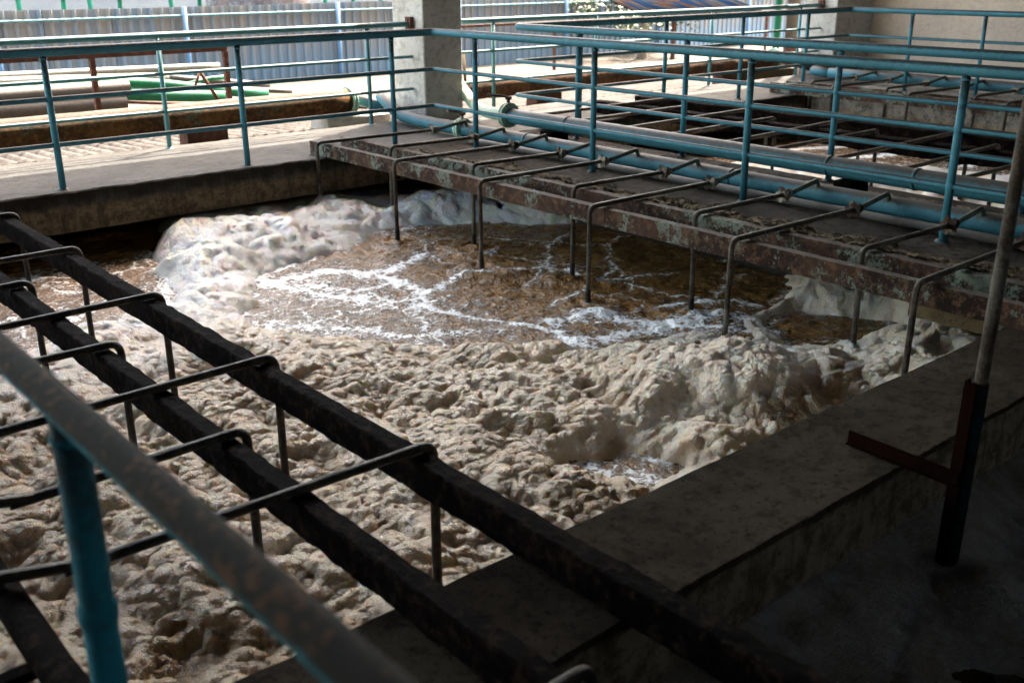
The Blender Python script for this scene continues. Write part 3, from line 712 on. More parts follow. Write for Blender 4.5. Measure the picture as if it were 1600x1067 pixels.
# ------------------------------------------------------------------ water and foam of the near tank
POOLS = [[(2.75, 5.95), (3.25, 6.75), (3.48, 7.01), (3.8, 7.01), (4.27, 7.12), (4.83, 7.38), (5.36, 7.36), (5.75, 7.11), (6.24, 6.61), (7.2, 6.11), (7.2, 5.5), (6.43, 4.29), (5.69, 3.9), (5.21, 3.88), (4.95, 3.77), (4.74, 3.96), (4.39, 3.96), (4.18, 4.02), (3.99, 4.38), (3.54, 4.58), (3.24, 4.88), (2.98, 5.34), (2.83, 5.71)],
         [(5.37, 3.74), (5.69, 3.77), (5.89, 3.46), (5.96, 3.25), (5.76, 3.07), (5.38, 3.01), (5.14, 3.16), (5.06, 3.37)],
         [(1.0, 9.6), (1.83, 8.95), (2.15, 9.4), (3.6, 9.6), (3.38, 8.6), (3.05, 8.0), (2.98, 7.7), (2.85, 7.46), (2.73, 6.89), (2.52, 6.55), (2.14, 6.48), (1.91, 6.43), (1.64, 6.28), (1.0, 6.05), (-.8, 5.9), (-.8, 9.6)],
         [(2.98, 3.11), (3.23, 3.05), (3.4, 2.8), (3.41, 2.69), (3.11, 2.66), (3.04, 2.78), (2.99, 2.93)]]
STREAKS = [(.085, 1.0, [(3.53, 6.73), (3.83, 6.58), (4.08, 6.36), (4.42, 6.42), (4.66, 6.51)]), (.10, .75, [(3.39, 6.97), (3.41, 6.51), (3.57, 6.16), (3.72, 5.73)]),
           (.06, .9, [(4.03, 6.29), (4.03, 5.86), (3.91, 5.47), (3.97, 5.05), (4.14, 4.73), (4.21, 4.5), (4.17, 4.3), (4.37, 4.05)]),
           (.06, .6, [(2.92, 5.79), (3.17, 5.49), (3.47, 5.07), (3.81, 4.85), (3.99, 4.75)]),
           (.055, .75, [(4.05, 5.74), (4.5, 5.88), (4.84, 5.69), (5.14, 5.66), (5.19, 5.22), (5.32, 4.83), (5.35, 4.49), (5.46, 4.3)]),
           (.05, .7, [(5.1, 5.47), (5.23, 5.83), (5.68, 6.1), (6.11, 6.31)]), (.045, .7, [(5.14, 5.1), (5.49, 5.24), (5.87, 5.65), (6.38, 5.92)]),
           (.05, .75, [(5.19, 5.16), (5.44, 5.0), (5.79, 4.93)]), (.08, 1.0, [(4.33, 4.64), (4.57, 4.53), (4.74, 4.29), (4.88, 4.08), (5.19, 4.07), (5.32, 3.86)]),
           (.07, .95, [(5.07, 4.36), (5.37, 4.28), (5.64, 4.05)]), (.09, 1.0, [(4.13, 4.25), (4.35, 4.14), (4.66, 4.11), (4.97, 4.0), (5.11, 3.8)]),
           (.05, .7, [(3.98, 6.11), (3.75, 6.1), (3.55, 6.49)]), (.05, .6, [(5.34, 6.69), (5.59, 6.32), (5.83, 6.02), (5.97, 5.71)]),
           (.05, .6, [(5.93, 4.62), (6.43, 4.9), (6.83, 4.95)]), (.05, .7, [(4.45, 4.9), (4.73, 4.94), (4.94, 5.06)]), (.05, .6, [(5.46, 4.3), (5.84, 4.48), (6.11, 4.58)]),
           (.06, .6, [(3.94, 5.73), (3.68, 5.22), (3.43, 4.95)])]
PIPES_T1 = [(4.69, y) for y in (8.2, 6.98, 5.87, 4.72, 3.56, 2.42)]+[(5.06, y) for y in (7.58, 6.42, 5.26, 4.14, 2.95)]
# x, y, radius, height of the larger heaps of foam
MOUNDS = [(4.25, 2.99, .42, .135), (3.95, 3.35, .42, .065), (4.65, 2.75, .30, .08), (3.3, 3.7, .5, .05), (3.8, 3.3, .3, .05), (5.85, 3.84, .34, .07), (6.4, 3.6, .5, .03), (6.1, 3.0, .4, .10),
          (3.04, 7.3, .42, .07), (3.3, 7.9, .5, .10), (3.76, 7.65, .45, .10), (4.67, 7.75, .5, .10), (5.65, 7.6, .5, .10), (6.2, 7.0, .5, .08),
          (3.55, 2.75, .22, .07), (2.64, 3.11, .4, .03), (2.3, 2.3, .3, .05), (1.6, 2.4, .35, .05), (1.3, 3.2, .4, .04), (2.1, 4.2, .5, .03), (5.6, 2.5, .7, .13), (5.0, 2.4, .5, .07), (6.2, 2.5, .6, .12)]
def nonuni(a, m, b_, s0, s1):
    x1 = np.arange(a, m, s0); out = [x1]; x = x1[-1]; s = s0; l = []
    while x < b_: s = min(s1, s*1.01); x += s; l.append(x)
    return np.concatenate([x1, np.array(l)])
def foam_field(xs, ys, pools, mounds, seed, T0=.085, zlevel=ZW, puff=1.0, blur=1, hscale=1.0):
    X, Y = np.meshgrid(xs, ys, indexing='ij')
    wx = X+.09*fbm(X*3.2, Y*3.2, None, seed, 4)+.02*vnoise(X*17, Y*17, None, seed+3); wy = Y+.09*fbm(X*3.2+40, Y*3.2, None, seed+7, 4)+.02*vnoise(X*17+9, Y*17, None, seed+5)
    # signed distance on a coarse grid
    cx = np.arange(xs[0]-.3, xs[-1]+.35, .03); cy = np.arange(ys[0]-.3, ys[-1]+.35, .03)
    CX, CY = np.meshgrid(cx, cy, indexing='ij'); D = np.full(CX.shape, 1e9)
    for P in pools: D = np.minimum(D, sdf_poly(CX, CY, P))
    fi = np.clip((wx-cx[0])/.03, 0, len(cx)-1.001); fj = np.clip((wy-cy[0])/.03, 0, len(cy)-1.001)
    i0 = fi.astype(int); j0 = fj.astype(int); u = fi-i0; v = fj-j0
    d = D[i0, j0]*(1-u)*(1-v)+D[i0+1, j0]*u*(1-v)+D[i0, j0+1]*(1-u)*v+D[i0+1, j0+1]*u*v
    t = np.clip(d/.34, 0, 1); prof = np.clip(1-(1-t)**2.4, 0, 1)
    big = np.zeros_like(X)
    for mx, my, r, h in mounds:
        q = np.clip(1-((wx-mx)**2+(wy-my)**2)/(r*r), 0, 1); big = np.maximum(big, h*q**.8+big*.3)
    ax = X+.05*fbm(X*4.5, Y*4.5, None, seed+11, 3); ay = Y+.05*fbm(X*4.5+31, Y*4.5, None, seed+12, 3)
    lump = np.clip(fbm(X*1.7, Y*1.7, None, seed+20, 3)*.9+.5, 0, 1)
    sab = lambda v, e: np.sqrt(v*v+e*e)
    bxx = ax+.006*vnoise(X*60, Y*60, None, seed+77)
    r1 = -sab(vnoise(ax*5.2, ay*5.2, None, seed+31), .16); r2 = -sab(vnoise(ax*11+3, ay*11, None, seed+32), .14)
    r3 = -sab(vnoise(bxx*23+6, ay*23, None, seed+33), .12); r4 = -sab(vnoise(bxx*47+9, ay*47, None, seed+34), .12)
    soft = sstep(.30, .75, fbm(X*2.1+5, Y*2.1, None, seed+35, 2)*.9+.5)          # patches of smoother froth
    k = 1.0-.35*soft
    pf = domes(bxx, ay, .095, seed+38, .45, 1.0); pf2 = domes(bxx+.3, ay, .045, seed+39, .4, 1.0); pf3 = domes(bxx+.7, ay, .021, seed+41, .4, 1.0)
    crump = sstep(.35, .65, fbm(X*1.6+3, Y*1.6, None, seed+43, 3)+.5)          # crumpled against smooth areas
    fine = 1-.62*np.clip(sstep(6.2, 7.0, Y+.25*lump)+.55*sstep(.03, .09, big), 0, 1)     # smoother froth on the high banks
    bil = (.012+.026*crump)*r1+(.012+.022*crump)*r2*(.4+.6*fine)+(.015+.011*crump)*r3*fine+(.010+.006*crump)*r4*fine+.050*fbm(ax*2.2, ay*2.2, None, seed+36, 4, .6)+(.012+.030*(1-fine))*pf+.012*pf2+.020
    d1 = domes(ax, ay, .26, seed+30, .4, .9); d2 = domes(ax, ay, .11, seed+40, .3, .9)
    bx = X+.010*vnoise(X*30, Y*30, None, seed+13); by = Y+.010*vnoise(X*30+7, Y*30, None, seed+14)
    d3 = domes(bx, by, .045, seed+50, .3, .9)
    swell = .030*fbm(X*1.3+Y*.5, Y*1.3-X*.5, None, seed+21, 2)
    p1 = pits(ax, ay, .19, seed+80, .45, .015, .045); p2 = pits(bx, by, .075, seed+90, .4, .008, .020)
    H = T0*(.75+.5*lump)+big+swell+hscale*(bil+.040*d1*soft+.014*d2*soft+.004*d3-.040*p1-.026*p2-.01)
    for _ in range(blur):                       # froth has no sharp creases
        Hp = np.pad(H, 1, mode='edge'); H = (Hp[:-2, 1:-1]+Hp[2:, 1:-1]+2*Hp[1:-1, 1:-1])/4
        Hp = np.pad(H, 1, mode='edge'); H = (Hp[1:-1, :-2]+Hp[1:-1, 2:]+2*Hp[1:-1, 1:-1])/4
    H = H+hscale*(.0045*pf3+.0030*vnoise(X*62, Y*62, None, seed+47))
    Z = zlevel+prof*np.maximum(H, .012)-np.where(d < 0, np.minimum(-d*.6, .05)+.004, 0)
    # push the puffs outwards so that they swell over the creases
    C0 = prof*(hscale*(bil+.04*d1*soft)+big*.4)
    gx = np.gradient(C0, xs, axis=0); gy = np.gradient(C0, ys, axis=1)
    gx = np.clip(gx, -1, 1); gy = np.clip(gy, -1, 1)
    Xo = X-puff*.010*gx; Yo = Y-puff*.010*gy
    pit_mask = np.clip(p1*1.1+p2*.7+sstep(.004, -.014, bil)*.35, 0, 1)*np.clip(t*2, 0, 1)  # mask for the brown tint in pits and low creases
    return X, Y, Xo, Yo, Z, d, pit_mask, lump
xs = nonuni(-.3, 4.6, 6.36, .0075, .013); ys = nonuni(1.92, 5.0, 9.34, .0075, .014)
X, Y, Xo, Yo, Z, d, pit_mask, lump = foam_field(xs, ys, POOLS, MOUNDS, 3)
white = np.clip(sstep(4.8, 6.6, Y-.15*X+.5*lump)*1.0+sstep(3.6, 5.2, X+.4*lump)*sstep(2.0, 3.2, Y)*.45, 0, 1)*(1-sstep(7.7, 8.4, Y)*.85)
cone = np.zeros_like(X)
for px_, py_ in PIPES_T1: cone = np.maximum(cone, .07*np.exp(-np.hypot(X-px_, Y-py_)/.035)*(d > -.05))
grid_mesh("foam", Xo, Yo, Z+cone, d > -.03, MAT['foam'], kind='stuff', attrs={'white': white, 'pit_brown': pit_mask})
# water
xs = np.arange(-.3, 6.36, .0125); ys = np.arange(1.92, 9.36, .0125); X, Y = np.meshgrid(xs, ys, indexing='ij')
st = np.zeros_like(X); wx = X+.11*fbm(X*2.6, Y*2.6, None, 60, 4)+.03*fbm(X*13, Y*13, None, 66, 2); wy = Y+.11*fbm(X*2.6+9, Y*2.6, None, 61, 4)+.03*fbm(X*13+5, Y*13, None, 67, 2)
vary = .75+.5*fbm(X*2.2, Y*2.2, None, 68, 3)
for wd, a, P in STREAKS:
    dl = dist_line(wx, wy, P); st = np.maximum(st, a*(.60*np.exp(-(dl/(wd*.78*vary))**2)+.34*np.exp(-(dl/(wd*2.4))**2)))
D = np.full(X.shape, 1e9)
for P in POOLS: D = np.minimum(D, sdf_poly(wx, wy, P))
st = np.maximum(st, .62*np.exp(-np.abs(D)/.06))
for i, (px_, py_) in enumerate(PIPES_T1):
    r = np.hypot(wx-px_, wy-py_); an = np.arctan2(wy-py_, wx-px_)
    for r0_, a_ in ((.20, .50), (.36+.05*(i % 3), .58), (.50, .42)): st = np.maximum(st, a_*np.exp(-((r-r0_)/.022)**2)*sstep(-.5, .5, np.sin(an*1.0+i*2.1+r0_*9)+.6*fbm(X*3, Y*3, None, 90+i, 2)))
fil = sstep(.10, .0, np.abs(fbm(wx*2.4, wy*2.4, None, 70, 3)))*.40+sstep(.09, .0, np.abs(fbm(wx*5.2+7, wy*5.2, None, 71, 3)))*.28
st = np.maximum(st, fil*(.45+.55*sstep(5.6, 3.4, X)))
st = st+.30*sstep(4.8, 3.3, X+.5*fbm(X*1.3, Y*1.3, None, 95, 3))+.06*sstep(2.8, 2.0, X)+.10*fbm(X*1.6, Y*1.6, None, 96, 4)  # extra white flecks at the left are painted in for sky sparkle
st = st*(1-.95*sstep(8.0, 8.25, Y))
Zw = ZW+.012*fbm(X*2.2, Y*2.2, None, 62, 3)+.018*fbm(X*5.5, Y*5.5, None, 63, 3)+.009*fbm(X*15, Y*15, None, 65, 3)+st*.008
for px_, py_ in PIPES_T1:
    r = np.hypot(X-px_, Y-py_); Zw += .040*np.exp(-(r/.30)**2)*(1+.30*np.cos(r*34+3*fbm(X*5, Y*5, None, 69, 2)))
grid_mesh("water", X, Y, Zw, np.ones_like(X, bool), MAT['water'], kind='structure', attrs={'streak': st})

# far tank
P2 = [[(6.5, 9.4), (13.1, 9.4), (13.1, 2.0), (10.9, 2.0), (11.3, 5.4), (10.75, 6.3), (10.2, 7.0), (9.7, 7.3), (8.6, 7.6), (6.5, 7.9)]]
xs = np.arange(6.62, 12.95, .028); ys = np.arange(0, 9.34, .028)
X, Y, Xo, Yo, Z, d, pit_mask, lump = foam_field(xs, ys, P2, [(9.5, 5.6, .8, .05), (8, 5, .8, .05)], 5, T0=.07)
grid_mesh("foam", Xo, Yo, Z, d > -.04, MAT['foam'], kind='stuff', attrs={'white': np.clip(.5+.3*lump, 0, 1), 'pit_brown': pit_mask*.7})
xs = np.arange(6.62, 12.95, .04); ys = np.arange(0, 9.36, .04); X, Y = np.meshgrid(xs, ys, indexing='ij')
st = .25+.35*np.exp(-(np.abs(sdf_poly(X, Y, P2[0]))/.3))
for P in ([(10.8, 6.9), (11.6, 6.6), (12.6, 6.4)], [(11.2, 7.6), (12.3, 7.1)], [(11.6, 5.6), (12.9, 5.4)]): st = np.maximum(st, .95*np.exp(-(dist_line(X, Y, P)/.13)**2))
grid_mesh("water", X, Y, ZW+.012*fbm(X*3, Y*3, None, 4, 3), np.ones_like(X, bool), MAT['water'], kind='structure', attrs={'streak': st})

# black tank beside the dividing ledge
PIPE3 = (3.40, 1.49-.06)
P3 = [[(.3, .9), (1.6, 1.08), (2.1, 1.12), (2.5, 1.02), (2.75, 1.16), (2.82, 1.0), (2.78, .8), (3.05, .66), (3.3, .85), (3.4, 1.1), (3.9, 1.12), (4.6, .95), (5.2, 1.05), (6.4, 1.1), (6.4, -1.9), (.3, -1.9)]]
xs = np.arange(1.0, 6.0, .014); ys = np.arange(-.4, 1.66, .014)
X, Y, Xo, Yo, Z, d, pit_mask, lump = foam_field(xs, ys, P3, [], 9, T0=.03, hscale=.6, zlevel=-.40)
Z = Z+.13*sstep(1.25, 1.62, Y)*(d > 0)+.09*np.exp(-(np.hypot(X-3.10, Y-1.25)/.13)**2)*(d > 0)
grid_mesh("foam", Xo, Yo, Z, d > -.03, mat_foam("wet_grey_foam", warm=(.14, .11, .085), pale=(.30, .27, .24), pit_brown=(.05, .035, .02)), kind='stuff', attrs={'white': np.zeros_like(X), 'pit_brown': pit_mask})
xs = np.arange(.26, 6.36, .04); ys = np.arange(-1.9, 1.68, .04); X, Y = np.meshgrid(xs, ys, indexing='ij')
st = -.30+.62*np.exp(-np.abs(sdf_poly(X, Y, P3[0]))/.09)+.25*fbm(X*1.8, Y*2.6, None, 98, 4)
grid_mesh("water", X, Y, -.404+.008*fbm(X*3, Y*3, None, 14, 3), np.ones_like(X, bool), MAT['water_dark'], kind='structure', attrs={'streak': st})

# upright pipe with its red steel angle standing in the black tank
t = empty("standpipe", (3.13, 1.36, 0), "upright pipe with a dark red steel angle, standing in the black tank", "pipe")
t.rotation_euler = (0, .026, 0)
b = MB(); b.tube([(0, 0, -.6), (0, 0, 1.9)], .021, 14, step=.2, rough=.0006); b.build("pipe_run", MAT['droppipe'], t)
b = MB(); b.tube([(0, 0, -.6), (0, 0, .36)], .027, 14, step=.2); b.build("sleeve", MAT["sleeve"], t)
b = MB(); b.box(-.040, -.035, -.004, .032, -.6, .36); b.box(-.035, .0, .032, .037, -.6, .36); b.build("steel_angle", MAT['redsteel'], t)
A = at(1325, 690, z=.006)-Vector(t.location); Bq = Vector((-.046, -.0, .004))
b = MB(); dv = (A-Bq); n_ = Vector((dv.y, -dv.x, 0)).normalized()*.004
def bar(b, p, q, hz, nn):
    v = [p-nn, p+nn, q+nn, q-nn]; b.add([x for x in v]+[x+Vector((0, 0, hz)) for x in v], [(3, 2, 1, 0), (4, 5, 6, 7), (0, 1, 5, 4), (1, 2, 6, 5), (2, 3, 7, 6), (3, 0, 4, 7)])
bar(b, Bq, A, .045, n_); bar(b, Bq+Vector((0, 0, -.006)), A+Vector((0, 0, -.006)), .006, n_*4); b.build("cross_arm", MAT['redsteel'], t)

# ------------------------------------------------------------------ yard: cement sheets, big pipe, junk, fence
def corr_sheet(x0, x1, y0, y1, z0, z1, pitch, amp, name, mat, label, cat, group, thick=.008, step=.0, axis='y', rag=.02):
    xs = np.arange(x0, x1+1e-6, pitch/12)
    z = np.cos(2*np.pi*xs/pitch)*amp
    ny = 24; V = []; 
    for s_ in (0, -thick):
        for j in range(ny+1):
            t_ = j/ny; y = y0+(y1-y0)*t_
            for i, x in enumerate(xs):
                yy = y+(rag*math.sin(x*7.3)*.5+random.uniform(-rag, rag)*.25 if j == 0 else 0)
                V.append((x, yy, z0+(z1-z0)*t_+z[i]+s_))
    n = len(xs); L = n*(ny+1); F = []
    for j in range(ny):
        for i in range(n-1):
            a = j*n+i; F.append((a, a+1, a+n+1, a+n)); F.append((L+a, L+a+n, L+a+n+1, L+a+1))
    for i in range(n-1): F.append((i, L+i, L+i+1, i+1)); q = ny*n+i; F.append((q, q+1, L+q+1, L+q))
    for j in range(ny): a = j*n; F.append((a, a+n, L+a+n, L+a)); a = j*n+n-1; F.append((a, L+a, L+a+n, a+n))
    b = MB(); b.add(V, F, True); return tag(b.build(name, mat), label, cat, group)
k = 0
names = ["nearest the left edge of the picture", "one step right of the leftmost", "third from the left", "fourth from the left", "left of the column foot", "just behind the column", "right of the column", "two right of the column", "third right of the column", "fourth right of the column", "by the pillar"]
for i in range(11):
    x0 = .9+i*1.22
    corr_sheet(x0, x0+1.28, 9.86+random.uniform(-.05, .08), 10.75, -.135+.004*(i % 2), -.17, .152, .026, "cement_roof_sheet", MAT['asbestos'], "ragged lower cement sheet, "+names[i], "roof sheet", "corrugated cement sheets beyond the walkway")
    corr_sheet(x0+.05, x0+1.33, 10.35+random.uniform(-.04, .04), 12.1, -.115+.004*(i % 2), -.20, .152, .026, "cement_roof_sheet", MAT['asbestos'], "upper cement sheet overlapping the lower row, "+names[i], "roof sheet", "corrugated cement sheets beyond the walkway")
for i in range(12):
    x = 1.6+i*1.0+random.uniform(-.3, .3)
    b = MB(); b.tube([(x, 10.0+random.uniform(0, .1), -.12), (x+.01, 10.05, -.04)], .006, 6); b.tube([(x+.008, 10.04, -.06), (x+.008, 10.042, -.052)], .02, 8)
    tag(b.build("hook_bolt", MAT['brownsteel']), "small rusty hook bolt sticking out of a cement sheet", "bolt", "hook bolts in the cement sheets")

# the big pipe outside
t = empty("large_pipe", (5, 10.25, 0), "large rust-streaked pipe running along the yard behind the railing", "pipe"); O = Vector(t.location)
b = MB(); b.tube([Vector((x, 10.25+.0*x, .20))-O for x in (-2, 2, 4, 6.28)], .135, 28, step=.2, rough=.0025); b.build("pipe_run", MAT['bigpipe'], t)
flange_pair(t, Vector((6.32, 10.25, .20))-O, (1, 0, 0), .155, MAT['hdr_green'])
b = MB(); b.tube([Vector(p)-O for p in [(6.33, 10.25, .20), (6.45, 10.25, .20), (6.58, 9.9, .14)]], .066, 18, bend=.08); b.build("reducer", MAT['hdr'], t)
t = empty("large_pipe", (10, 10.25, 0), "large dark rusty pipe with loose lagging, right of the column", "pipe"); O = Vector(t.location)
b = MB(); b.tube([Vector((x, 10.25, .20))-O for x in (7.5, 9, 12, 14.2)], .135, 28, step=.1, rough=.006); b.build("pipe_run", MAT['bigpipe2'], t)
flange_pair(t, Vector((14.25, 10.25, .22))-O, (1, 0, 0), .16, MAT['hdr_green'])
b = MB(); b.tube([Vector(p)-O for p in [(14.25, 10.25, .22), (14.45, 10.2, .22), (14.9, 9.5, -.0)]], .08, 18, bend=.08); b.build("bent_end", MAT['greypipe'], t)
for i, x in enumerate((4.55, 9.3, 13.1)):
    b = MB(); b.box(x-.22, x+.22, 10.15, 10.36, -.25, .06); tag(b.build("pipe_support", MAT['brownsteel']), ["brown steel pedestal under the large pipe, left of the column", "brown steel pedestal under the large pipe, right of the column", "brown steel pedestal under the large pipe by the pillar"][i], "support", "pedestals of the large pipe")
b = MB(); b.box(5.95, 6.78, 10.12, 10.5, -.3, .03); tag(b.build("plinth", MAT['column']), "pale concrete plinth under the pipe flange beside the column", "plinth")
b = MB(); b.box(13.3, 14.66, 10.1, 10.6, -.3, .06); tag(b.build("plinth", MAT['wood']), "ochre concrete plinth under the large pipe by the pillar", "plinth")

# brown frames
def frame(name, P, posts, label, w_=.04, Yd=None):
    t = empty(name, (posts[0][0], posts[0][1], 0), label, "frame", "brown steel frames in the yard"); O = Vector(t.location)
    b = MB(); (x0, y0, z0), (x1, y1, z1) = P
    b.box(x0-O.x, x1-O.x, y0-O.y-w_/2, y0-O.y+w_/2, z0-w_/2, z0+w_/2); b.build("top_bar", MAT['brownsteel'], t)
    for x, y in posts:
        b = MB(); b.box(x-O.x-w_/2, x-O.x+w_/2, y-O.y-w_/2, y-O.y+w_/2, -.5, z0-w_/2-.002); b.build("leg", MAT['brownsteel'], t)
frame("pipe_rack", ((.5, 11.5, .75), (5.48, 11.5, .75)), [(3.94, 11.5), (5.46, 11.5), (1.6, 11.5)], "brown steel rack frame standing over the heap of pipes", .055)
frame("pipe_rack", ((9.2, 13, .76), (18.4, 13, .76)), [(12.01, 13), (17.75, 13), (9.3, 13)], "long thin brown steel frame between the column and the pillar", .04)
t = at(312, 112, Y=11.9); a = at(303, 142, Y=11.9); c = at(342, 158, Y=11.9)
b = MB(); b.tube([a, t], .018, 8); b.tube([t, c], .022, 8); tag(b.build("bent_rod", MAT['brownsteel']), "bent brown rod forming an upside-down V beside the rack", "rod")

def junk(pts, Yd, r, mat, label, bend=None, name="spare_pipe", hollow=False):
    P = [at(x, y, Y=Yd) for x, y in pts]; b = MB(); b.tube(P, r, 16, bend=bend, caps=not hollow, step=.2)
    if hollow: b.tube(P[-1:]+[P[-1]-(P[-1]-P[-2]).normalized()*.4], r*.86, 16, caps=False)
    tag(b.build(name, mat), label, "pipe", "spare pipes heaped in the yard")
junk([(-60, 156), (0, 152), (200, 138)], 12.3, .098, MAT['greypipe'], "thick grey pipe on top of its twin, ending left of the rack leg", hollow=True)
junk([(-60, 179), (0, 175), (196, 161)], 12.25, .088, MAT['greypipe'], "thick grey pipe, the lower of the two grey ones", hollow=True)
junk([(-60, 147), (0, 141), (120, 130), (230, 129), (340, 142), (417, 147)], 12.7, .062, MAT['greenpipe'], "long green hose bowed over the grey pipes", bend=.5)
junk([(195, 149), (270, 150), (352, 151)], 12.5, .07, MAT['greenpipe'], "short straight green pipe beside the rack leg")
junk([(-60, 132), (60, 127), (262, 121)], 13.2, .06, MAT['whitepipe'], "cream pipe lying behind the green hose")
junk([(-40, 122), (140, 113), (342, 104)], 13.6, .05, MAT['whitepipe'], "long white pipe at the back of the heap")
junk([(262, 122), (320, 126), (420, 134)], 13.4, .045, MAT['greypipe'], "dark grey pipe sloping down to the right behind the rack")
junk([(300, 136), (380, 140), (455, 143)], 13.0, .035, MAT['greypipe'], "thin grey pipe with its end resting near the fence foot")
junk([(280, 135), (330, 123), (350, 121)], 13.1, .03, MAT['greenpipe'], "thin light green tube behind the bent rod")
junk([(200, 160), (300, 163), (380, 158)], 12.0, .02, MAT['brownsteel'], "thin brown bar under the short green pipe")
# a low platform the heap lies on
b = MB(); b.box(-4, 9, 12.15, 15.2, -1.2, -.10); tag(b.build("yard_slab", MAT['ground']), kind='structure')
b = MB(); b.box(9.2, 26, 12.15, 15.9, -1.2, -.16); tag(b.build("yard_slab", MAT['ground']), kind='structure')

# fence
YF = 16.0
t = empty("sheet_fence", (3, YF, -1.2), "tall fence of weathered grey and blue ribbed metal sheets", "fence"); O = Vector(t.location)
pitch = .165
def fence_sheet(x0, n, ztop, tilt):
    prof = []
    for i in range(n):
        a = x0+i*pitch
        for dx, dy in ((0, 0), (.085, 0), (.105, -.028), (.135, -.028), (.155, 0)): prof.append((a+dx, dy))
    prof.append((x0+n*pitch, 0)); V = []; m = len(prof)
    for th in (0, .004):
        for z in (-.05, 2.25+ztop):
            for x, dy in prof: V.append((x-O.x+(z*tilt), dy+th+(.004 if int(x0*10) % 2 else 0), z))
    F = [(i, i+1, m+i+1, m+i) for i in range(m-1)]+[(2*m+i+1, 2*m+i, 3*m+i, 3*m+i+1) for i in range(m-1)]+[(m+i, m+i+1, 3*m+i+1, 3*m+i) for i in range(m-1)]
    b = MB(); b.add(V, F); b.build("sheet", MAT['fence'], t)
x = -1.0; rr = random.Random(3)
while x < 27:
    n = 6; fence_sheet(x, n, rr.uniform(-.02, .02), rr.uniform(-.004, .004)); x += n*pitch-.012
for x in (1.4, 4.2, 6.96, 9.69, 12.3, 15.04, 17.86, 21.0, 24):
    b = MB(); b.tube([(x-O.x, -.075, 0), (x-O.x, -.075, 2.26)], .036, 12); b.build("fence_post", MAT['postblue'], t)
for z in (2.13,):
    b = MB(); b.tube([(-4, -.055, z), (24, -.055, z)], .017, 8, step=1.0); b.build("fence_rail", MAT['rail_light'], t)

# striped lean-to roof, tree, posts near the pillar
V0 = [at(985, 31, Y=12.4), at(1075, 31, Y=12.4)]
t = empty("lean_to", (14.5, 13, -1.2), "low lean-to with a blue and orange striped corrugated roof", "shelter"); O = Vector(t.location)
x0, x1 = 13.8, 17.2; xs = np.arange(x0, x1, .02); V = []
for y, z in ((12.7, .80), (14.6, 1.25)):
    for x in xs: V.append((x-O.x+(y-12.7)*.2, y-O.y, z+1.2+math.cos(x*2*math.pi/.15)*.022))
m = len(xs); b = MB(); b.add(V, [(i, i+1, m+i+1, m+i) for i in range(m-1)], True); o = b.build("roof_sheet", MAT['stripes'], t, fix=False)
md = o.modifiers.new("t", 'SOLIDIFY'); md.thickness = .004
for x, y in ((15.2, 13.2),):
    b = MB(); b.box(x-O.x-.03, x-O.x+.03, y-O.y-.03, y-O.y+.03, 0, 2.0); b.build("post", MAT['brownsteel'], t)
def tree(name, loc, h, label, spread, nleaf, base=None):
    t = empty(name, loc, label, "tree"); rr = random.Random(5)
    b = MB(); b.tube([(0, 0, 0), (.03, 0, h*.45), (-.05, .03, h*.75), (0, .05, h)], [.11, .09, .07, .03], 10)
    b.tube([(.02, 0, h*.42), (.4, .05, h*.62), (.9, .1, h*.85)], [.06, .045, .03], 8); b.tube([(0, 0, h*.6), (-.4, .1, h*.8), (-.7, .1, h*1.05)], [.05, .035, .02], 8)
    b.build("trunk", MAT['bark'], t)
    V = []; F = []
    cl = [(rr.uniform(-spread, spread), rr.uniform(-spread*.6, spread*.6), h*rr.uniform(.45, 1.5), rr.uniform(.2, .5)) for _ in range(26)]
    for _ in range(nleaf):
        cx, cy, cz, r = rr.choice(cl)
        p = Vector((cx+rr.gauss(0, r*.5), cy+rr.gauss(0, r*.5), cz+rr.gauss(0, r*.4)))
        a = Vector((rr.uniform(-1, 1), rr.uniform(-1, 1), rr.uniform(-.6, .6))).normalized()*.055; c = a.cross(Vector((rr.uniform(-1, 1), rr.uniform(-1, 1), 1))).normalized()*.026
        k = len(V); V += [p-a, p+c, p+a, p-c]; F.append((k, k+1, k+2, k+3))
    b = MB(); b.add(V, F); b.build("crown", MAT['leaf'], t, fix=False)
tree("tree", (16.2, 14.9, -.2), 1.6, "small forked tree with yellow-green leaves beside the ribbed fence", 1.3, 2600)
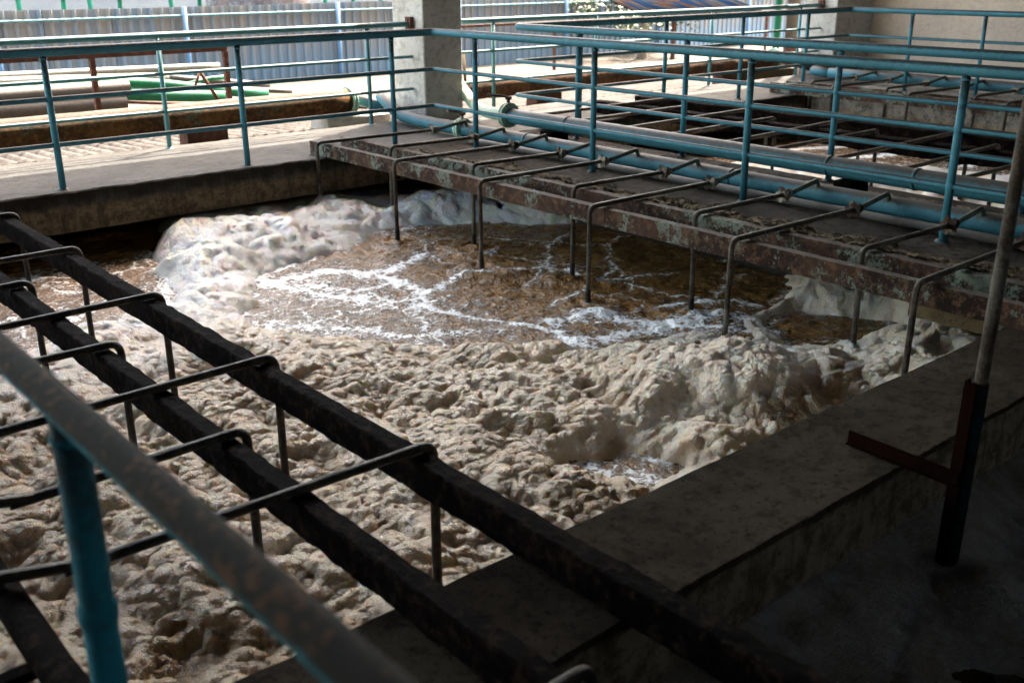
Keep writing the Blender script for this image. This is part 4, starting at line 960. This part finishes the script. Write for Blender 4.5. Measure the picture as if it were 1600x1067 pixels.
tree("tree", (21.0, 19.5, -1.2), 3.6, "leafy green tree beyond the fence, behind the striped lean-to", 3.2, 6000)
p = at(1215, 40, Y=10.9); b = MB(); b.tube([(p.x, 10.9, -1.2), (p.x, 10.9, 4)], .058, 14); tag(b.build("upright_pipe", MAT['greenpipe']), "slim light green upright pipe next to the pillar", "pipe")
p = at(1238, 40, Y=10.5); t = empty("upright_pipe", (p.x, 10.5, -.2), "thick brown-grey upright pipe with a bolted flange next to the pillar", "pipe")
b = MB(); b.tube([(0, 0, .55), (0, 0, 4)], .105, 18); b.build("pipe_run", MAT['greypipe'], t); flange_pair(t, (0, 0, .6), (0, .0001, 1), .15, MAT['brownsteel'])
b = MB(); b.tube([(0, 0, .0), (0, 0, .55)], .12, 18); b.build("foot", MAT['brownsteel'], t)
p = at(732, 100, Y=9.9); b = MB(); b.tube([at(724, 80, Y=9.95), at(728, 145, Y=9.8)], .018, 8); tag(b.build("leaning_rod", MAT['wood']), "thin yellowish rod leaning behind the column", "rod")

# beyond the fence
b = MB(); b.box(-10, 40, 30, 31, -1.2, 6.5); t = tag(b.build("far_building", MAT['facade']), "long pale building beyond the metal fence", "building")
for i in range(9):
    b = MB(); x = -2+i*4.2; b.box(x, x+1.3, 29.9, 29.998, 1.1, 2.6); b.build("window", MAT['dark'], t)
t = empty("green_pipework", (6, 20, -1.2), "green steel pipe racks showing above the metal fence", "pipe rack"); rr = random.Random(11)
for i in range(26):
    x = -2+i*.62+rr.uniform(-.2, .2); b = MB(); b.tube([(x, rr.uniform(-.5, .5), 0), (x, 0, 3.6)], .045, 8); b.build("upright", MAT['greensteel'], t)
for z in (2.35, 2.62, 3.1):
    b = MB(); b.tube([(-5, 0, z), (15, 0, z+.1)], .06, 8); b.build("crossbar", MAT['greensteel'], t)
b = MB(); b.tube([(9.6, 18.6, -1.2), (9.6, 18.6, 2.6)], .95, 36); tag(b.build("storage_drum", MAT['drum']), "rusty grey cylindrical drum beyond the metal fence", "tank")
